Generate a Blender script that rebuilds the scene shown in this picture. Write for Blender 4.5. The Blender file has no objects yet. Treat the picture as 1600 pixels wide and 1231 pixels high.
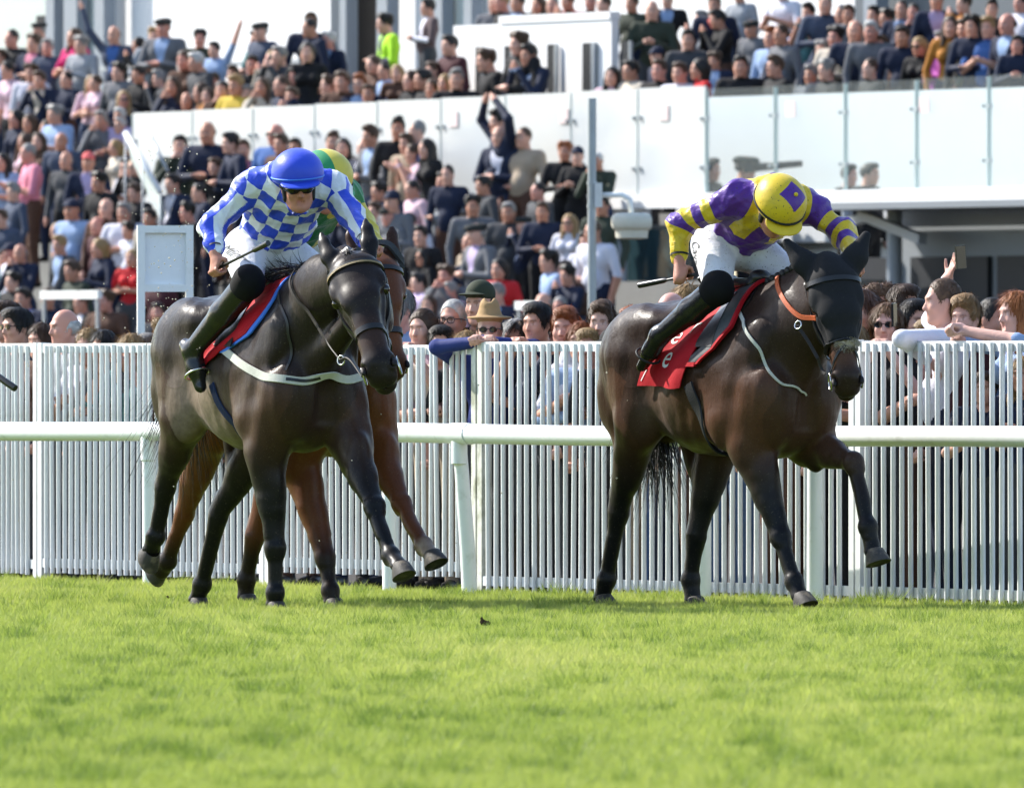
import bpy, bmesh, math, random
import numpy as np
from mathutils import Vector, Matrix
random.seed(7); RNG = np.random.default_rng(11)
SC = bpy.context.scene; COL = SC.collection
# ------------------------------------------------------------------ camera, sky, sun, exposure
LENS = 500.0; FPX = 1600 * LENS / 36.0; CAMH = 1.15; HORV = 583.0
cam = bpy.data.cameras.new('camera'); cam_o = bpy.data.objects.new('camera', cam); COL.objects.link(cam_o)
cam.lens = LENS; cam.sensor_width = 36.0; cam.sensor_fit = 'HORIZONTAL'
cam.shift_y = -(615.5 - HORV) / 1600.0
cam.clip_start = 0.5; cam.clip_end = 6000.0
cam_o.location = (0, 0, CAMH); cam_o.rotation_euler = (math.radians(90), 0, 0)
cam.dof.use_dof = True; cam.dof.focus_distance = 69.8; cam.dof.aperture_fstop = 12.5
SC.camera = cam_o
TOSUN = Vector((-0.66, 0.42, 0.62)).normalized()
w = bpy.data.worlds.new('World'); SC.world = w; w.use_nodes = True
wn = w.node_tree; wn.nodes.clear()
sky = wn.nodes.new('ShaderNodeTexSky'); sky.sky_type = 'NISHITA'; sky.sun_disc = False
sky.sun_elevation = math.asin(TOSUN.z); sky.sun_rotation = math.atan2(TOSUN.x, TOSUN.y)
sky.air_density = 1.0; sky.dust_density = 0.8; sky.ozone_density = 1.0
bg = wn.nodes.new('ShaderNodeBackground'); bg.inputs['Strength'].default_value = 0.15
wo = wn.nodes.new('ShaderNodeOutputWorld')
wn.links.new(sky.outputs[0], bg.inputs['Color']); wn.links.new(bg.outputs[0], wo.inputs['Surface'])
sl = bpy.data.lights.new('sun', 'SUN'); sl.energy = 4.2; sl.angle = math.radians(0.6); sl.color = (1.0, 0.95, 0.87)
so = bpy.data.objects.new('sun', sl); COL.objects.link(so)
so.rotation_euler = TOSUN.to_track_quat('Z', 'Y').to_euler()
SC.view_settings.view_transform = 'Standard'; SC.view_settings.look = 'None'
SC.view_settings.exposure = 1.05; SC.view_settings.gamma = 1.0
SC.cycles.max_bounces = 5; SC.cycles.transparent_max_bounces = 6; SC.cycles.diffuse_bounces = 2; SC.cycles.glossy_bounces = 2
SC.cycles.use_adaptive_sampling = True; SC.cycles.adaptive_threshold = 0.025
SC.cycles.caustics_reflective = False; SC.cycles.caustics_refractive = False

# ------------------------------------------------------------------ projection helpers (the photo's survey)
def at(u, v, Y):
    return np.array([(u - 800.0) / FPX * Y, Y, CAMH - (v - HORV) / FPX * Y])
def ground_dist(v): return FPX * CAMH / (v - HORV)

# ------------------------------------------------------------------ materials
MATS = {}
def _nt(name):
    m = bpy.data.materials.new(name); m.use_nodes = True
    nt = m.node_tree; nt.nodes.clear()
    out = nt.nodes.new('ShaderNodeOutputMaterial'); b = nt.nodes.new('ShaderNodeBsdfPrincipled')
    nt.links.new(b.outputs[0], out.inputs[0]); MATS[name] = m
    return m, nt, b
def N(nt, t, **kw):
    n = nt.nodes.new(t)
    for k, v in kw.items():
        if k == 'ins':
            for i, x in v.items(): n.inputs[i].default_value = x
        else: setattr(n, k, v)
    return n
def L(nt, a, b): nt.links.new(a, b)
def rgb(c): return (c[0], c[1], c[2], 1.0)
def lin(h):
    r = []
    for i in (0, 2, 4):
        c = int(h[i:i+2], 16) / 255.0
        r.append(c / 12.92 if c <= 0.04045 else ((c + 0.055) / 1.055) ** 2.4)
    return tuple(r)
def mixrgb(nt, fac, a, b, mode='MIX'):
    n = nt.nodes.new('ShaderNodeMix'); n.data_type = 'RGBA'; n.blend_type = mode
    for s, x in ((n.inputs[0], fac), (n.inputs[6], a), (n.inputs[7], b)):
        if hasattr(x, 'links'): nt.links.new(x, s)
        elif isinstance(x, (int, float)): s.default_value = x
        else: s.default_value = rgb(x)
    return n.outputs[2]
def math_n(nt, op, a, b=None, c=None):
    n = nt.nodes.new('ShaderNodeMath'); n.operation = op
    for i, x in enumerate((a, b, c)):
        if x is None: continue
        if hasattr(x, 'links'): nt.links.new(x, n.inputs[i])
        else: n.inputs[i].default_value = x
    return n.outputs[0]
def noise(nt, scale, detail=3, coords='Object', rough=0.55, vec=None):
    tc = nt.nodes.new('ShaderNodeTexCoord'); n = nt.nodes.new('ShaderNodeTexNoise')
    n.inputs['Scale'].default_value = scale; n.inputs['Detail'].default_value = detail; n.inputs['Roughness'].default_value = rough
    nt.links.new(vec if vec is not None else tc.outputs[coords], n.inputs['Vector'])
    return n.outputs['Fac']
def ramp(nt, fac, stops):
    n = nt.nodes.new('ShaderNodeValToRGB'); e = n.color_ramp.elements
    while len(e) < len(stops): e.new(0.5)
    for i, (p, c) in enumerate(stops):
        e[i].position = p; e[i].color = rgb(c) if hasattr(c, '__len__') else (c, c, c, 1)
    nt.links.new(fac, n.inputs[0]); return n.outputs[0]
def bump(nt, b, height, strength=0.3, dist=0.01):
    n = nt.nodes.new('ShaderNodeBump'); n.inputs['Strength'].default_value = strength; n.inputs['Distance'].default_value = dist
    nt.links.new(height, n.inputs['Height']); nt.links.new(n.outputs[0], b.inputs['Normal'])
def simple(name, col, rough=0.5, spec=0.5, metal=0.0, var=0.12, nscale=18.0, bmp=0.0, bscale=60.0, sheen=0.0, dirt=None):
    """a procedural surface: base colour with mottling, optional relief and stains"""
    if name in MATS: return MATS[name]
    m, nt, b = _nt(name)
    n1 = noise(nt, nscale, 4)
    c = mixrgb(nt, n1, tuple(x * (1 - var) for x in col), tuple(min(1, x * (1 + var)) for x in col))
    if dirt:
        f = math_n(nt, 'MULTIPLY', ramp(nt, noise(nt, dirt[1], 5), [(dirt[2], 0.0), (dirt[2] + 0.14, 1.0)]), dirt[3])
        c = mixrgb(nt, f, c, dirt[0])
    L(nt, c, b.inputs['Base Color'])
    b.inputs['Roughness'].default_value = rough; b.inputs['Specular IOR Level'].default_value = spec
    b.inputs['Metallic'].default_value = metal; b.inputs['Sheen Weight'].default_value = sheen
    if bmp: bump(nt, b, noise(nt, bscale, 3), bmp, 0.005)
    return m
def attr(nt, name, typ='GEOMETRY'):
    n = nt.nodes.new('ShaderNodeAttribute'); n.attribute_type = typ; n.attribute_name = name; return n
def from_object(name, prop, rough=0.8, var=0.15, nscale=9.0, bmp=0.25, bscale=22.0, tint=False, spec=0.25, sss=0.0):
    """cloth / skin / hair whose colour is the wearer's own custom property"""
    if name in MATS: return MATS[name]
    m, nt, b = _nt(name)
    a = attr(nt, prop, 'OBJECT')
    f = math_n(nt, 'MULTIPLY_ADD', noise(nt, nscale, 4), 2 * var, 1 - var)
    hsv = nt.nodes.new('ShaderNodeHueSaturation'); L(nt, a.outputs['Color'], hsv.inputs['Color']); L(nt, f, hsv.inputs['Value'])
    c = hsv.outputs[0]
    if tint:
        t = attr(nt, 'tint'); c = mixrgb(nt, t.outputs['Alpha'], c, t.outputs['Color'])
    L(nt, c, b.inputs['Base Color']); b.inputs['Roughness'].default_value = rough
    b.inputs['Specular IOR Level'].default_value = spec
    if sss: b.inputs['Subsurface Weight'].default_value = sss; b.inputs['Subsurface Radius'].default_value = (0.02, 0.008, 0.004); b.inputs['Subsurface Scale'].default_value = 0.5
    if bmp: bump(nt, b, noise(nt, bscale, 3), bmp, 0.012)
    return m

# ------------------------------------------------------------------ objects
def tag(o, label=None, cat=None, group=None, kind=None):
    for k, x in (('label', label), ('category', cat), ('group', group), ('kind', kind)):
        if x: o[k] = x
    return o
def link(o, parent=None):
    COL.objects.link(o)
    if parent is not None: o.parent = parent
    return o
def empty(name, loc=(0, 0, 0), rz=0.0):
    o = bpy.data.objects.new(name, None); COL.objects.link(o); o.location = loc; o.rotation_euler = (0, 0, rz)
    o.empty_display_size = 0.1; return o
def mesh_np(name, V, faces, smooth=True):
    """V (n,3); faces: list of (k, m, idx array m*k)"""
    me = bpy.data.meshes.new(name); V = np.asarray(V, np.float32)
    me.vertices.add(len(V)); me.vertices.foreach_set('co', V.ravel())
    starts = []; idx = []; p = 0
    for Fa in faces:
        Fa = np.asarray(Fa, np.int32); m, k = Fa.shape
        starts.append(p + np.arange(m, dtype=np.int32) * k); idx.append(Fa.ravel()); p += m * k
    idx = np.concatenate(idx); starts = np.concatenate(starts)
    me.loops.add(len(idx)); me.loops.foreach_set('vertex_index', idx)
    me.polygons.add(len(starts)); me.polygons.foreach_set('loop_start', starts)
    if smooth: me.polygons.foreach_set('use_smooth', np.ones(len(starts), bool))
    me.update(calc_edges=True); me.validate()
    return me
class MB:
    """collects simple solids into one mesh"""
    def __init__(s): s.v = []; s.f = []
    def add(s, V, Fs):
        o = len(s.v); s.v += [tuple(map(float, x)) for x in V]; s.f += [tuple(i + o for i in f) for f in Fs]; return s
    def box(s, c, size, M=None):
        hx, hy, hz = [x / 2 for x in size]
        V = [Vector((x, y, z)) for x in (-hx, hx) for y in (-hy, hy) for z in (-hz, hz)]
        V = [(M @ p if M is not None else p) + Vector(c) for p in V]
        return s.add(V, [(0, 1, 3, 2), (4, 6, 7, 5), (0, 4, 5, 1), (2, 3, 7, 6), (0, 2, 6, 4), (1, 5, 7, 3)])
    def tube(s, path, radii, n=10, cap=True):
        P = [Vector(p) for p in path]
        if not hasattr(radii, '__len__'): radii = [radii] * len(P)
        rings = []; up = None
        for i, p in enumerate(P):
            t = (P[min(i + 1, len(P) - 1)] - P[max(i - 1, 0)]).normalized()
            if up is None: up = t.orthogonal().normalized()
            up = (up - t * up.dot(t)).normalized(); sd = t.cross(up)
            rings.append([p + (up * math.cos(2 * math.pi * k / n) + sd * math.sin(2 * math.pi * k / n)) * radii[i] for k in range(n)])
        V = [q for r in rings for q in r]; Fs = []
        for i in range(len(P) - 1):
            for k in range(n): Fs.append((i * n + k, i * n + (k + 1) % n, (i + 1) * n + (k + 1) % n, (i + 1) * n + k))
        if cap: Fs += [tuple(reversed(range(n))), tuple((len(P) - 1) * n + k for k in range(n))]
        return s.add(V, Fs)
    def build(s, name, mat, parent=None, smooth=False, angle=None):
        me = bpy.data.meshes.new(name); me.from_pydata(s.v, [], s.f); me.update()
        if smooth:
            me.polygons.foreach_set('use_smooth', [True] * len(me.polygons))
            if angle: me.set_sharp_from_angle(angle=math.radians(angle))
        me.materials.append(mat); return link(bpy.data.objects.new(name, me), parent)
def obj(name, me, mats, parent=None):
    for m in (mats if isinstance(mats, (list, tuple)) else [mats]): me.materials.append(m)
    return link(bpy.data.objects.new(name, me), parent)

# ------------------------------------------------------------------ implicit-surface modelling (smooth unions, then surface nets)
class RC:   # tapered capsule, optionally flattened along an axis
    def __init__(s, a, b, ra, rb, k=0.03, flat=None, tg=0, sub=False):
        s.a = np.array(a, float); s.b = np.array(b, float); s.ra = ra; s.rb = rb; s.k = k; s.flat = flat; s.tg = tg; s.sub = sub
    def box(s, m):
        r = max(s.ra, s.rb) + m; return np.minimum(s.a, s.b) - r, np.maximum(s.a, s.b) + r
    def dist(s, x, y, z):
        ab = s.b - s.a; L2 = max(ab @ ab, 1e-9)
        px, py, pz = x - s.a[0], y - s.a[1], z - s.a[2]
        t = np.clip((px * ab[0] + py * ab[1] + pz * ab[2]) / L2, 0, 1)
        qx, qy, qz = px - t * ab[0], py - t * ab[1], pz - t * ab[2]
        r = s.ra + (s.rb - s.ra) * t
        if s.flat is None: return np.sqrt(qx * qx + qy * qy + qz * qz) - r
        w, sc = s.flat; w = np.asarray(w, float); w = w / np.linalg.norm(w)
        dt = (qx * w[0] + qy * w[1] + qz * w[2]) * (1 / sc - 1)
        qx, qy, qz = qx + w[0] * dt, qy + w[1] * dt, qz + w[2] * dt
        return (np.sqrt(qx * qx + qy * qy + qz * qz) - r) * (0.5 * (1 + sc))
class EL:   # ellipsoid with its own axes
    def __init__(s, c, r, R=None, k=0.03, tg=0, sub=False):
        s.c = np.array(c, float); s.r = np.array(r, float); s.R = np.eye(3) if R is None else np.array(R, float)  # rows = axes
        s.k = k; s.tg = tg; s.sub = sub
    def box(s, m):
        e = np.sqrt(((s.R * s.r[:, None]) ** 2).sum(0)) + m; return s.c - e, s.c + e
    def dist(s, x, y, z):
        px, py, pz = x - s.c[0], y - s.c[1], z - s.c[2]; k0 = 0; k1 = 0
        for i in range(3):
            q = (px * s.R[i, 0] + py * s.R[i, 1] + pz * s.R[i, 2]) / s.r[i]
            k0 = k0 + q * q; k1 = k1 + (q / s.r[i]) ** 2
        k0 = np.sqrt(k0); return k0 * (k0 - 1) / np.maximum(np.sqrt(k1), 1e-6)
class Field:
    def __init__(s, prims, h, off=0.0, extra=None):
        s.p = prims; s.h = h
        bs = [q.box(0.03) for q in prims if not q.sub]
        s.lo = np.min([b[0] for b in bs], 0) - 3 * h; hi = np.max([b[1] for b in bs], 0) + 3 * h
        s.n = np.ceil((hi - s.lo) / h).astype(int) + 1
        D = np.full(s.n, 0.25, np.float32)
        ax = [s.lo[i] + h * np.arange(s.n[i]) for i in range(3)]
        for q in prims:
            l, u = q.box(2.2 * q.k + 2.5 * h + abs(off) + 0.05)
            i0 = np.clip(np.floor((l - s.lo) / h).astype(int), 0, s.n); i1 = np.clip(np.ceil((u - s.lo) / h).astype(int) + 1, 0, s.n)
            if (i1 <= i0).any(): continue
            sl = tuple(slice(i0[k], i1[k]) for k in range(3))
            d = q.dist(ax[0][sl[0]][:, None, None], ax[1][sl[1]][None, :, None], ax[2][sl[2]][None, None, :]).astype(np.float32)
            a = D[sl]
            if q.sub:
                d = -d; hh = np.maximum(q.k - np.abs(a - d), 0) / q.k; D[sl] = np.maximum(a, d) + hh * hh * q.k * 0.25
            else:
                hh = np.maximum(q.k - np.abs(a - d), 0) / q.k; D[sl] = np.minimum(a, d) - hh * hh * q.k * 0.25
        if extra is not None: D = extra(D, ax)
        s.D = D - off
    def sample(s, P):
        g = np.clip((np.asarray(P, float) - s.lo) / s.h, 0, s.n - 1.001); i = np.floor(g).astype(int); f = g - i
        r = 0
        for dx in (0, 1):
            for dy in (0, 1):
                for dz in (0, 1):
                    wgt = (f[:, 0] if dx else 1 - f[:, 0]) * (f[:, 1] if dy else 1 - f[:, 1]) * (f[:, 2] if dz else 1 - f[:, 2])
                    r = r + wgt * s.D[i[:, 0] + dx, i[:, 1] + dy, i[:, 2] + dz]
        return r
    def grad(s, P):
        e = s.h * 1.0; g = np.stack([s.sample(P + np.eye(3)[k] * e) - s.sample(P - np.eye(3)[k] * e) for k in range(3)], 1)
        return g / np.maximum(np.linalg.norm(g, axis=1, keepdims=True), 1e-9)
    def snap(s, P, off=0.0, it=8):
        P = np.array(P, float)
        for _ in range(it): P = P - (s.sample(P) - off)[:, None] * s.grad(P) * 0.85
        return P
    def nets(s, smooth=1):
        D = s.D; neg = D < 0
        c = [neg[dx:D.shape[0] - 1 + dx, dy:D.shape[1] - 1 + dy, dz:D.shape[2] - 1 + dz] for dx in (0, 1) for dy in (0, 1) for dz in (0, 1)]
        tot = sum(x.astype(np.int8) for x in c); act = (tot > 0) & (tot < 8)
        ijk = np.argwhere(act); idmap = -np.ones(act.shape, np.int32); idmap[act] = np.arange(len(ijk))
        cor = np.array([(x, y, z) for x in (0, 1) for y in (0, 1) for z in (0, 1)])
        vals = np.stack([D[ijk[:, 0] + a, ijk[:, 1] + b, ijk[:, 2] + d] for a, b, d in cor], 1)
        acc = np.zeros((len(ijk), 3)); cnt = np.zeros(len(ijk))
        for a in range(8):
            for b in range(a + 1, 8):
                if np.abs(cor[a] - cor[b]).sum() != 1: continue
                m = (vals[:, a] < 0) != (vals[:, b] < 0); va, vb = vals[m, a], vals[m, b]
                t = va / (va - vb); acc[m] += cor[a] + t[:, None] * (cor[b] - cor[a]); cnt[m] += 1
        V = s.lo + s.h * (ijk + acc / cnt[:, None])
        Q = []
        for axn in range(3):
            o1, o2 = [(1, 2), (2, 0), (0, 1)][axn]
            sh = [slice(None)] * 3; sh2 = [slice(None)] * 3; sh[axn] = slice(0, -1); sh2[axn] = slice(1, None)
            A, B = neg[tuple(sh)], neg[tuple(sh2)]; E = np.argwhere(A != B); fl = A[tuple(E.T)]
            ok = (E[:, o1] > 0) & (E[:, o2] > 0) & (E[:, o1] < idmap.shape[o1]) & (E[:, o2] < idmap.shape[o2]); E = E[ok]; fl = fl[ok]
            def cid(d1, d2):
                e = E.copy(); e[:, o1] -= d1; e[:, o2] -= d2; return idmap[tuple(e.T)]
            q = np.stack([cid(1, 1), cid(0, 1), cid(0, 0), cid(1, 0)], 1); q[~fl] = q[~fl][:, ::-1]; Q.append(q)
        Q = np.concatenate(Q); Q = Q[(Q >= 0).all(1)]
        for _ in range(smooth):
            S = np.zeros_like(V); C = np.zeros(len(V))
            for a, b in ((0, 1), (1, 2), (2, 3), (3, 0)):
                np.add.at(S, Q[:, a], V[Q[:, b]]); np.add.at(C, Q[:, a], 1)
                np.add.at(S, Q[:, b], V[Q[:, a]]); np.add.at(C, Q[:, b], 1)
            V = 0.5 * V + 0.5 * S / np.maximum(C, 1)[:, None]
        return V, Q
    def tags(s, V):
        best = np.full(len(V), 1e9); tg = np.zeros(len(V), int)
        for q in s.p:
            if q.sub: continue
            d = q.dist(V[:, 0], V[:, 1], V[:, 2]); m = d < best; best[m] = d[m]; tg[m] = q.tg
        return tg
def set_float(me, name, vals):
    a = me.attributes.new(name, 'FLOAT', 'POINT'); a.data.foreach_set('value', np.asarray(vals, np.float32))
def set_col(me, name, vals):
    a = me.attributes.new(name, 'FLOAT_COLOR', 'POINT'); a.data.foreach_set('color', np.asarray(vals, np.float32).ravel())
def smoothstep(x, a, b):
    t = np.clip((x - a) / (b - a), 0, 1); return t * t * (3 - 2 * t)
def spline(P, n):
    """Catmull-Rom through the points, n samples in all"""
    P = np.asarray(P, float); Q = np.vstack([2 * P[0] - P[1], P, 2 * P[-1] - P[-2]]); out = []
    m = len(P) - 1
    for j in range(n):
        t = j / (n - 1) * m; i = min(int(t), m - 1); f = t - i
        a, b, c, d = Q[i], Q[i + 1], Q[i + 2], Q[i + 3]
        out.append(0.5 * (2 * b + (c - a) * f + (2 * a - 5 * b + 4 * c - d) * f * f + (3 * b - a - 3 * c + d) * f ** 3))
    return np.array(out)
def unit(v): v = np.asarray(v, float); return v / max(np.linalg.norm(v), 1e-9)
# ------------------------------------------------------------------ ground, turf
RAIL_A = np.array([-1.992, 77.0]); TD = np.array([0.5015, -0.8652]); ND = np.array([0.8652, 0.5015])   # along the course, away from it
def rail_at(s, perp=0.0): return RAIL_A + TD * s + ND * perp
def on_line(u, perp):
    """point of the line parallel to the course, perp metres behind the rail, seen at column u"""
    k = (u - 800.0) / FPX; P = RAIL_A + ND * perp
    s = (k * P[1] - P[0]) / (TD[0] - k * TD[1]); return P + TD * s, s
def sheet(name, pts, z, mat, kind='structure'):
    me = bpy.data.meshes.new(name); me.from_pydata([(p[0], p[1], z) for p in pts], [], [tuple(range(len(pts)))]); me.update()
    o = obj(name, me, mat); o['kind'] = kind; return o
m_ground = simple('worn concourse ground', (0.055, 0.045, 0.036), 0.95, 0.2, var=0.4, nscale=3.0, bmp=0.5, bscale=30)
sheet('ground', [(-3000, -500), (3000, -500), (3000, 5000), (-3000, 5000)], -0.02, m_ground)
def turf_mat():
    m, nt, b = _nt('turf soil under the grass')
    c = ramp(nt, noise(nt, 1.3, 6), [(0.3, (0.06, 0.10, 0.012)), (0.55, (0.12, 0.18, 0.02)), (0.75, (0.15, 0.21, 0.03))])
    L(nt, c, b.inputs['Base Color']); b.inputs['Roughness'].default_value = 1.0; b.inputs['Specular IOR Level'].default_value = 0.0
    bump(nt, b, noise(nt, 40, 4), 0.8, 0.03); return m
p0 = rail_at(-400, 0.28); p1 = rail_at(400, 0.28)
sheet('turf', [p0, p0 - ND * 300, p1 - ND * 300, p1], -0.012, turf_mat())
def grass_mat():
    m, nt, b = _nt('grass blades')
    a = attr(nt, 'shade'); c = ramp(nt, a.outputs['Fac'], [(0.0, (0.105, 0.17, 0.035)), (0.30, (0.255, 0.325, 0.072)), (0.70, (0.40, 0.445, 0.125)), (1.0, (0.54, 0.52, 0.22))])
    L(nt, c, b.inputs['Base Color']); b.inputs['Roughness'].default_value = 0.55; b.inputs['Specular IOR Level'].default_value = 0.25
    tr = N(nt, 'ShaderNodeBsdfTranslucent'); L(nt, mixrgb(nt, 1.0, c, (1.0, 1.03, 0.70), 'MULTIPLY'), tr.inputs['Color'])
    mx = N(nt, 'ShaderNodeMixShader', ins={0: 0.5}); L(nt, b.outputs[0], mx.inputs[1]); L(nt, tr.outputs[0], mx.inputs[2])
    out = [n for n in nt.nodes if n.type == 'OUTPUT_MATERIAL'][0]; L(nt, mx.outputs[0], out.inputs[0]); return m
def vnoise(x, y, seed):
    r = np.random.default_rng(seed); T = r.random((64, 64))
    xi = np.floor(x).astype(int); yi = np.floor(y).astype(int); fx = x - xi; fy = y - yi
    fx = fx * fx * (3 - 2 * fx); fy = fy * fy * (3 - 2 * fy); g = lambda i, j: T[i % 64, j % 64]
    return (g(xi, yi) * (1 - fx) + g(xi + 1, yi) * fx) * (1 - fy) + (g(xi, yi + 1) * (1 - fx) + g(xi + 1, yi + 1) * fx) * fy
def grass(n):
    # fine blades over the strip of turf in and around the view
    Y = 37 + (83 - 37) * RNG.random(n) ** 0.95; hw = 0.0362 * Y + 0.6; X = (RNG.random(n) * 2 - 1) * hw
    keep = (X - RAIL_A[0]) * ND[0] + (Y - RAIL_A[1]) * ND[1] < 0.33
    X, Y = X[keep], Y[keep]; n = len(X)
    big = vnoise(X * 1.1, Y * 0.42, 3); mid = vnoise(X * 4.0, Y * 1.1, 4); sm = vnoise(X * 16, Y * 6, 5)
    clump = 0.35 * big + 0.35 * mid + 0.3 * sm
    tuft = smoothstep(vnoise(X * 6.5 + 9, Y * 1.7, 6) * .6 + vnoise(X * 15, Y * 3.6, 8) * .4, .62, .76)
    h = (0.016 + 0.024 * clump + 0.016 * RNG.random(n)) * (0.8 + 0.5 * sm) * (1 + .55 * tuft)
    d_rail = (X - RAIL_A[0]) * ND[0] + (Y - RAIL_A[1]) * ND[1]
    h *= 1 + 0.6 * smoothstep(d_rail, -0.3, 0.3) * RNG.random(n) ** 2
    wd = 0.0013 + 0.0015 * RNG.random(n) + 0.000012 * Y
    ang = RNG.random(n) * 2 * np.pi; lean = h * (0.2 + 0.9 * RNG.random(n)); la = RNG.random(n) * 2 * np.pi
    bx, by = np.cos(ang) * wd, np.sin(ang) * wd; lx, ly = np.cos(la) * lean, np.sin(la) * lean
    z0 = -0.012 + 0 * X
    V = np.empty((n, 3, 3))
    V[:, 0] = np.stack([X - bx, Y - by, z0], 1); V[:, 1] = np.stack([X + bx, Y + by, z0], 1); V[:, 2] = np.stack([X + lx, Y + ly, z0 + h], 1)
    me = mesh_np('grass', V.reshape(-1, 3), [np.arange(3 * n).reshape(-1, 3)], smooth=False)
    pale = (RNG.random(n) < 0.04) * 0.25
    sh = np.clip(0.24 + 0.38 * clump + 0.30 * vnoise(X * 0.7, Y * 0.25, 9) + RNG.normal(0, 0.09, n) + pale - .50 * tuft * (.5 + .5 * RNG.random(n)), 0, 1)
    set_float(me, 'shade', np.repeat(sh, 3))
    o = obj('grass', me, grass_mat()); tag(o, 'short sunlit green racecourse grass in front of the rail', 'grass', kind='stuff')
grass(GRASS_N if 'GRASS_N' in globals() else 820000)
# a few clods kicked out of the turf
m_clod = simple('clod of earth', (0.05, 0.033, 0.02), 0.95, 0.1, var=0.4, bmp=0.8, bscale=80)
for i, (u, v, s, txt) in enumerate(((757, 984, 0.022, 'clod of dark earth lying on the grass in mid course'), (262, 943, .011, 'small crumb of earth on the grass below the lifted hind hoof'))):
    Y = ground_dist(v); c = at(u, v, Y)
    F_ = Field([EL((0, 0, 0.012), (s, s * 0.7, s * 0.55), k=0.01), EL((s * 0.8, 0.01, 0.01), (s * 0.5, s * 0.5, s * 0.4), k=0.01), EL((-s * .6, 0, .03), (s * .35, s * .3, s * .5), k=.01)], 0.006)
    V, Q = F_.nets(); V = V + RNG.normal(0, 0.0016, V.shape); o = obj('turf_clod', mesh_np('turf_clod', V, [Q]), m_clod)
    o.location = (c[0], Y, 0.02); tag(o, txt, 'clod')

# grit and turf crumbs thrown up behind the near runner
def specks(n=230):
    r = np.random.default_rng(5); V = []; Fs = []
    for i in range(n):
        u = r.normal(262, 42) if i % 4 else r.uniform(0, 1000); v = r.uniform(215, 560) if i % 4 else r.uniform(560, 900); Y = r.uniform(68.5, 72.5); c = at(u, v, Y); s = r.uniform(.0014, .0034)
        o = len(V); V += [c + np.array(d) * s * (1 + r.random()) for d in ((1, 0, 0), (-1, 0, 0), (0, 1, 0), (0, -1, 0), (0, 0, 1), (0, 0, -1))]
        Fs += [(o + a, o + b, o + d) for a, b, d in ((0, 2, 4), (2, 1, 4), (1, 3, 4), (3, 0, 4), (2, 0, 5), (1, 2, 5), (3, 1, 5), (0, 3, 5))]
    me = bpy.data.meshes.new('flying_grit'); me.from_pydata([tuple(map(float, q)) for q in V], [], Fs)
    tag(obj('flying_grit', me, simple('pale sand and turf grit', (.55, .50, .38), .8, .3, var=.4, nscale=30)), 'pale grit thrown up in the air behind the near horse', 'grit', kind='stuff')
specks()
# ------------------------------------------------------------------ running rail and the picket fence behind it
m_white = simple('white rail plastic', (0.80, 0.82, 0.82), 0.32, 0.5, var=0.03, nscale=4, dirt=((0.35, 0.37, 0.30), 9.0, 0.60, 0.35))
m_picket = simple('white painted fence tube', (0.68, 0.70, 0.70), 0.5, 0.4, var=0.06, nscale=6, dirt=((0.30, 0.32, 0.24), 5.0, 0.56, 0.45))
m_mossy = simple('weathered white fence post', (0.62, 0.63, 0.57), 0.7, 0.3, var=0.12, nscale=7, dirt=((0.20, 0.21, 0.12), 6.0, 0.48, 0.7))
def p3(p, z): return (float(p[0]), float(p[1]), float(z))
RZ = 0.835                                   # centre height of the rail tube
rr = empty('running_rail', p3(rail_at(0), 0)); rr_o = rr.location.copy()
tag(rr, 'white tubular running rail on posts along the racecourse', 'rail')
def loc(p, z, o): return (float(p[0] - o[0]), float(p[1] - o[1]), float(z - o[2]))
S0, S1 = -12.0, 15.0
pts = [loc(rail_at(s), RZ + 0.006 * math.sin(s * 0.9), rr_o) for s in np.linspace(S0, S1, 60)]
MB().tube(pts, 0.052, 20).build('rail_tube', m_white, rr, True, 60)
for s in (-6.75 + 1.2, 3.374 - 1.2, 3.374 + 0.08, 10.1):
    q = [loc(rail_at(s + d), RZ + 0.006 * math.sin((s + d) * 0.9), rr_o) for d in (-0.09, 0.09)]
    MB().tube(q, 0.0565, 20).build('joint_sleeve', m_white, rr, True, 60)
for s, lean in ((-6.75, 0.02), (-3.374, 0.03), (0.0, 0.012), (3.374, 0.075), (6.935, 0.0), (10.3, 0.02)):
    # the course-side posts lean out under the rail
    top = rail_at(s + 0.05); base = rail_at(s + 0.05) - TD * lean * 0.4 + ND * lean * 1.1
    b = MB().tube([loc(base, -0.05, rr_o), loc(base * 0.75 + top * 0.25, RZ * 0.3, rr_o), loc(top, RZ - 0.02, rr_o)], [0.041, 0.040, 0.036], 16)
    b.tube([loc(top, RZ - 0.16, rr_o), loc(top, RZ - 0.155, rr_o), loc(top, RZ - 0.03, rr_o)], [0.036, 0.043, 0.043], 16)
    b.build('rail_post', m_white, rr, True, 50)
for s in (-4.0, 2.46, 5.69, 8.9):
    p = rail_at(s, 0.13)
    MB().tube([loc(p, -0.05, rr_o), loc(p, RZ - 0.02, rr_o)], 0.037, 16).build('back_post', m_white, rr, True, 50)

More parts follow.
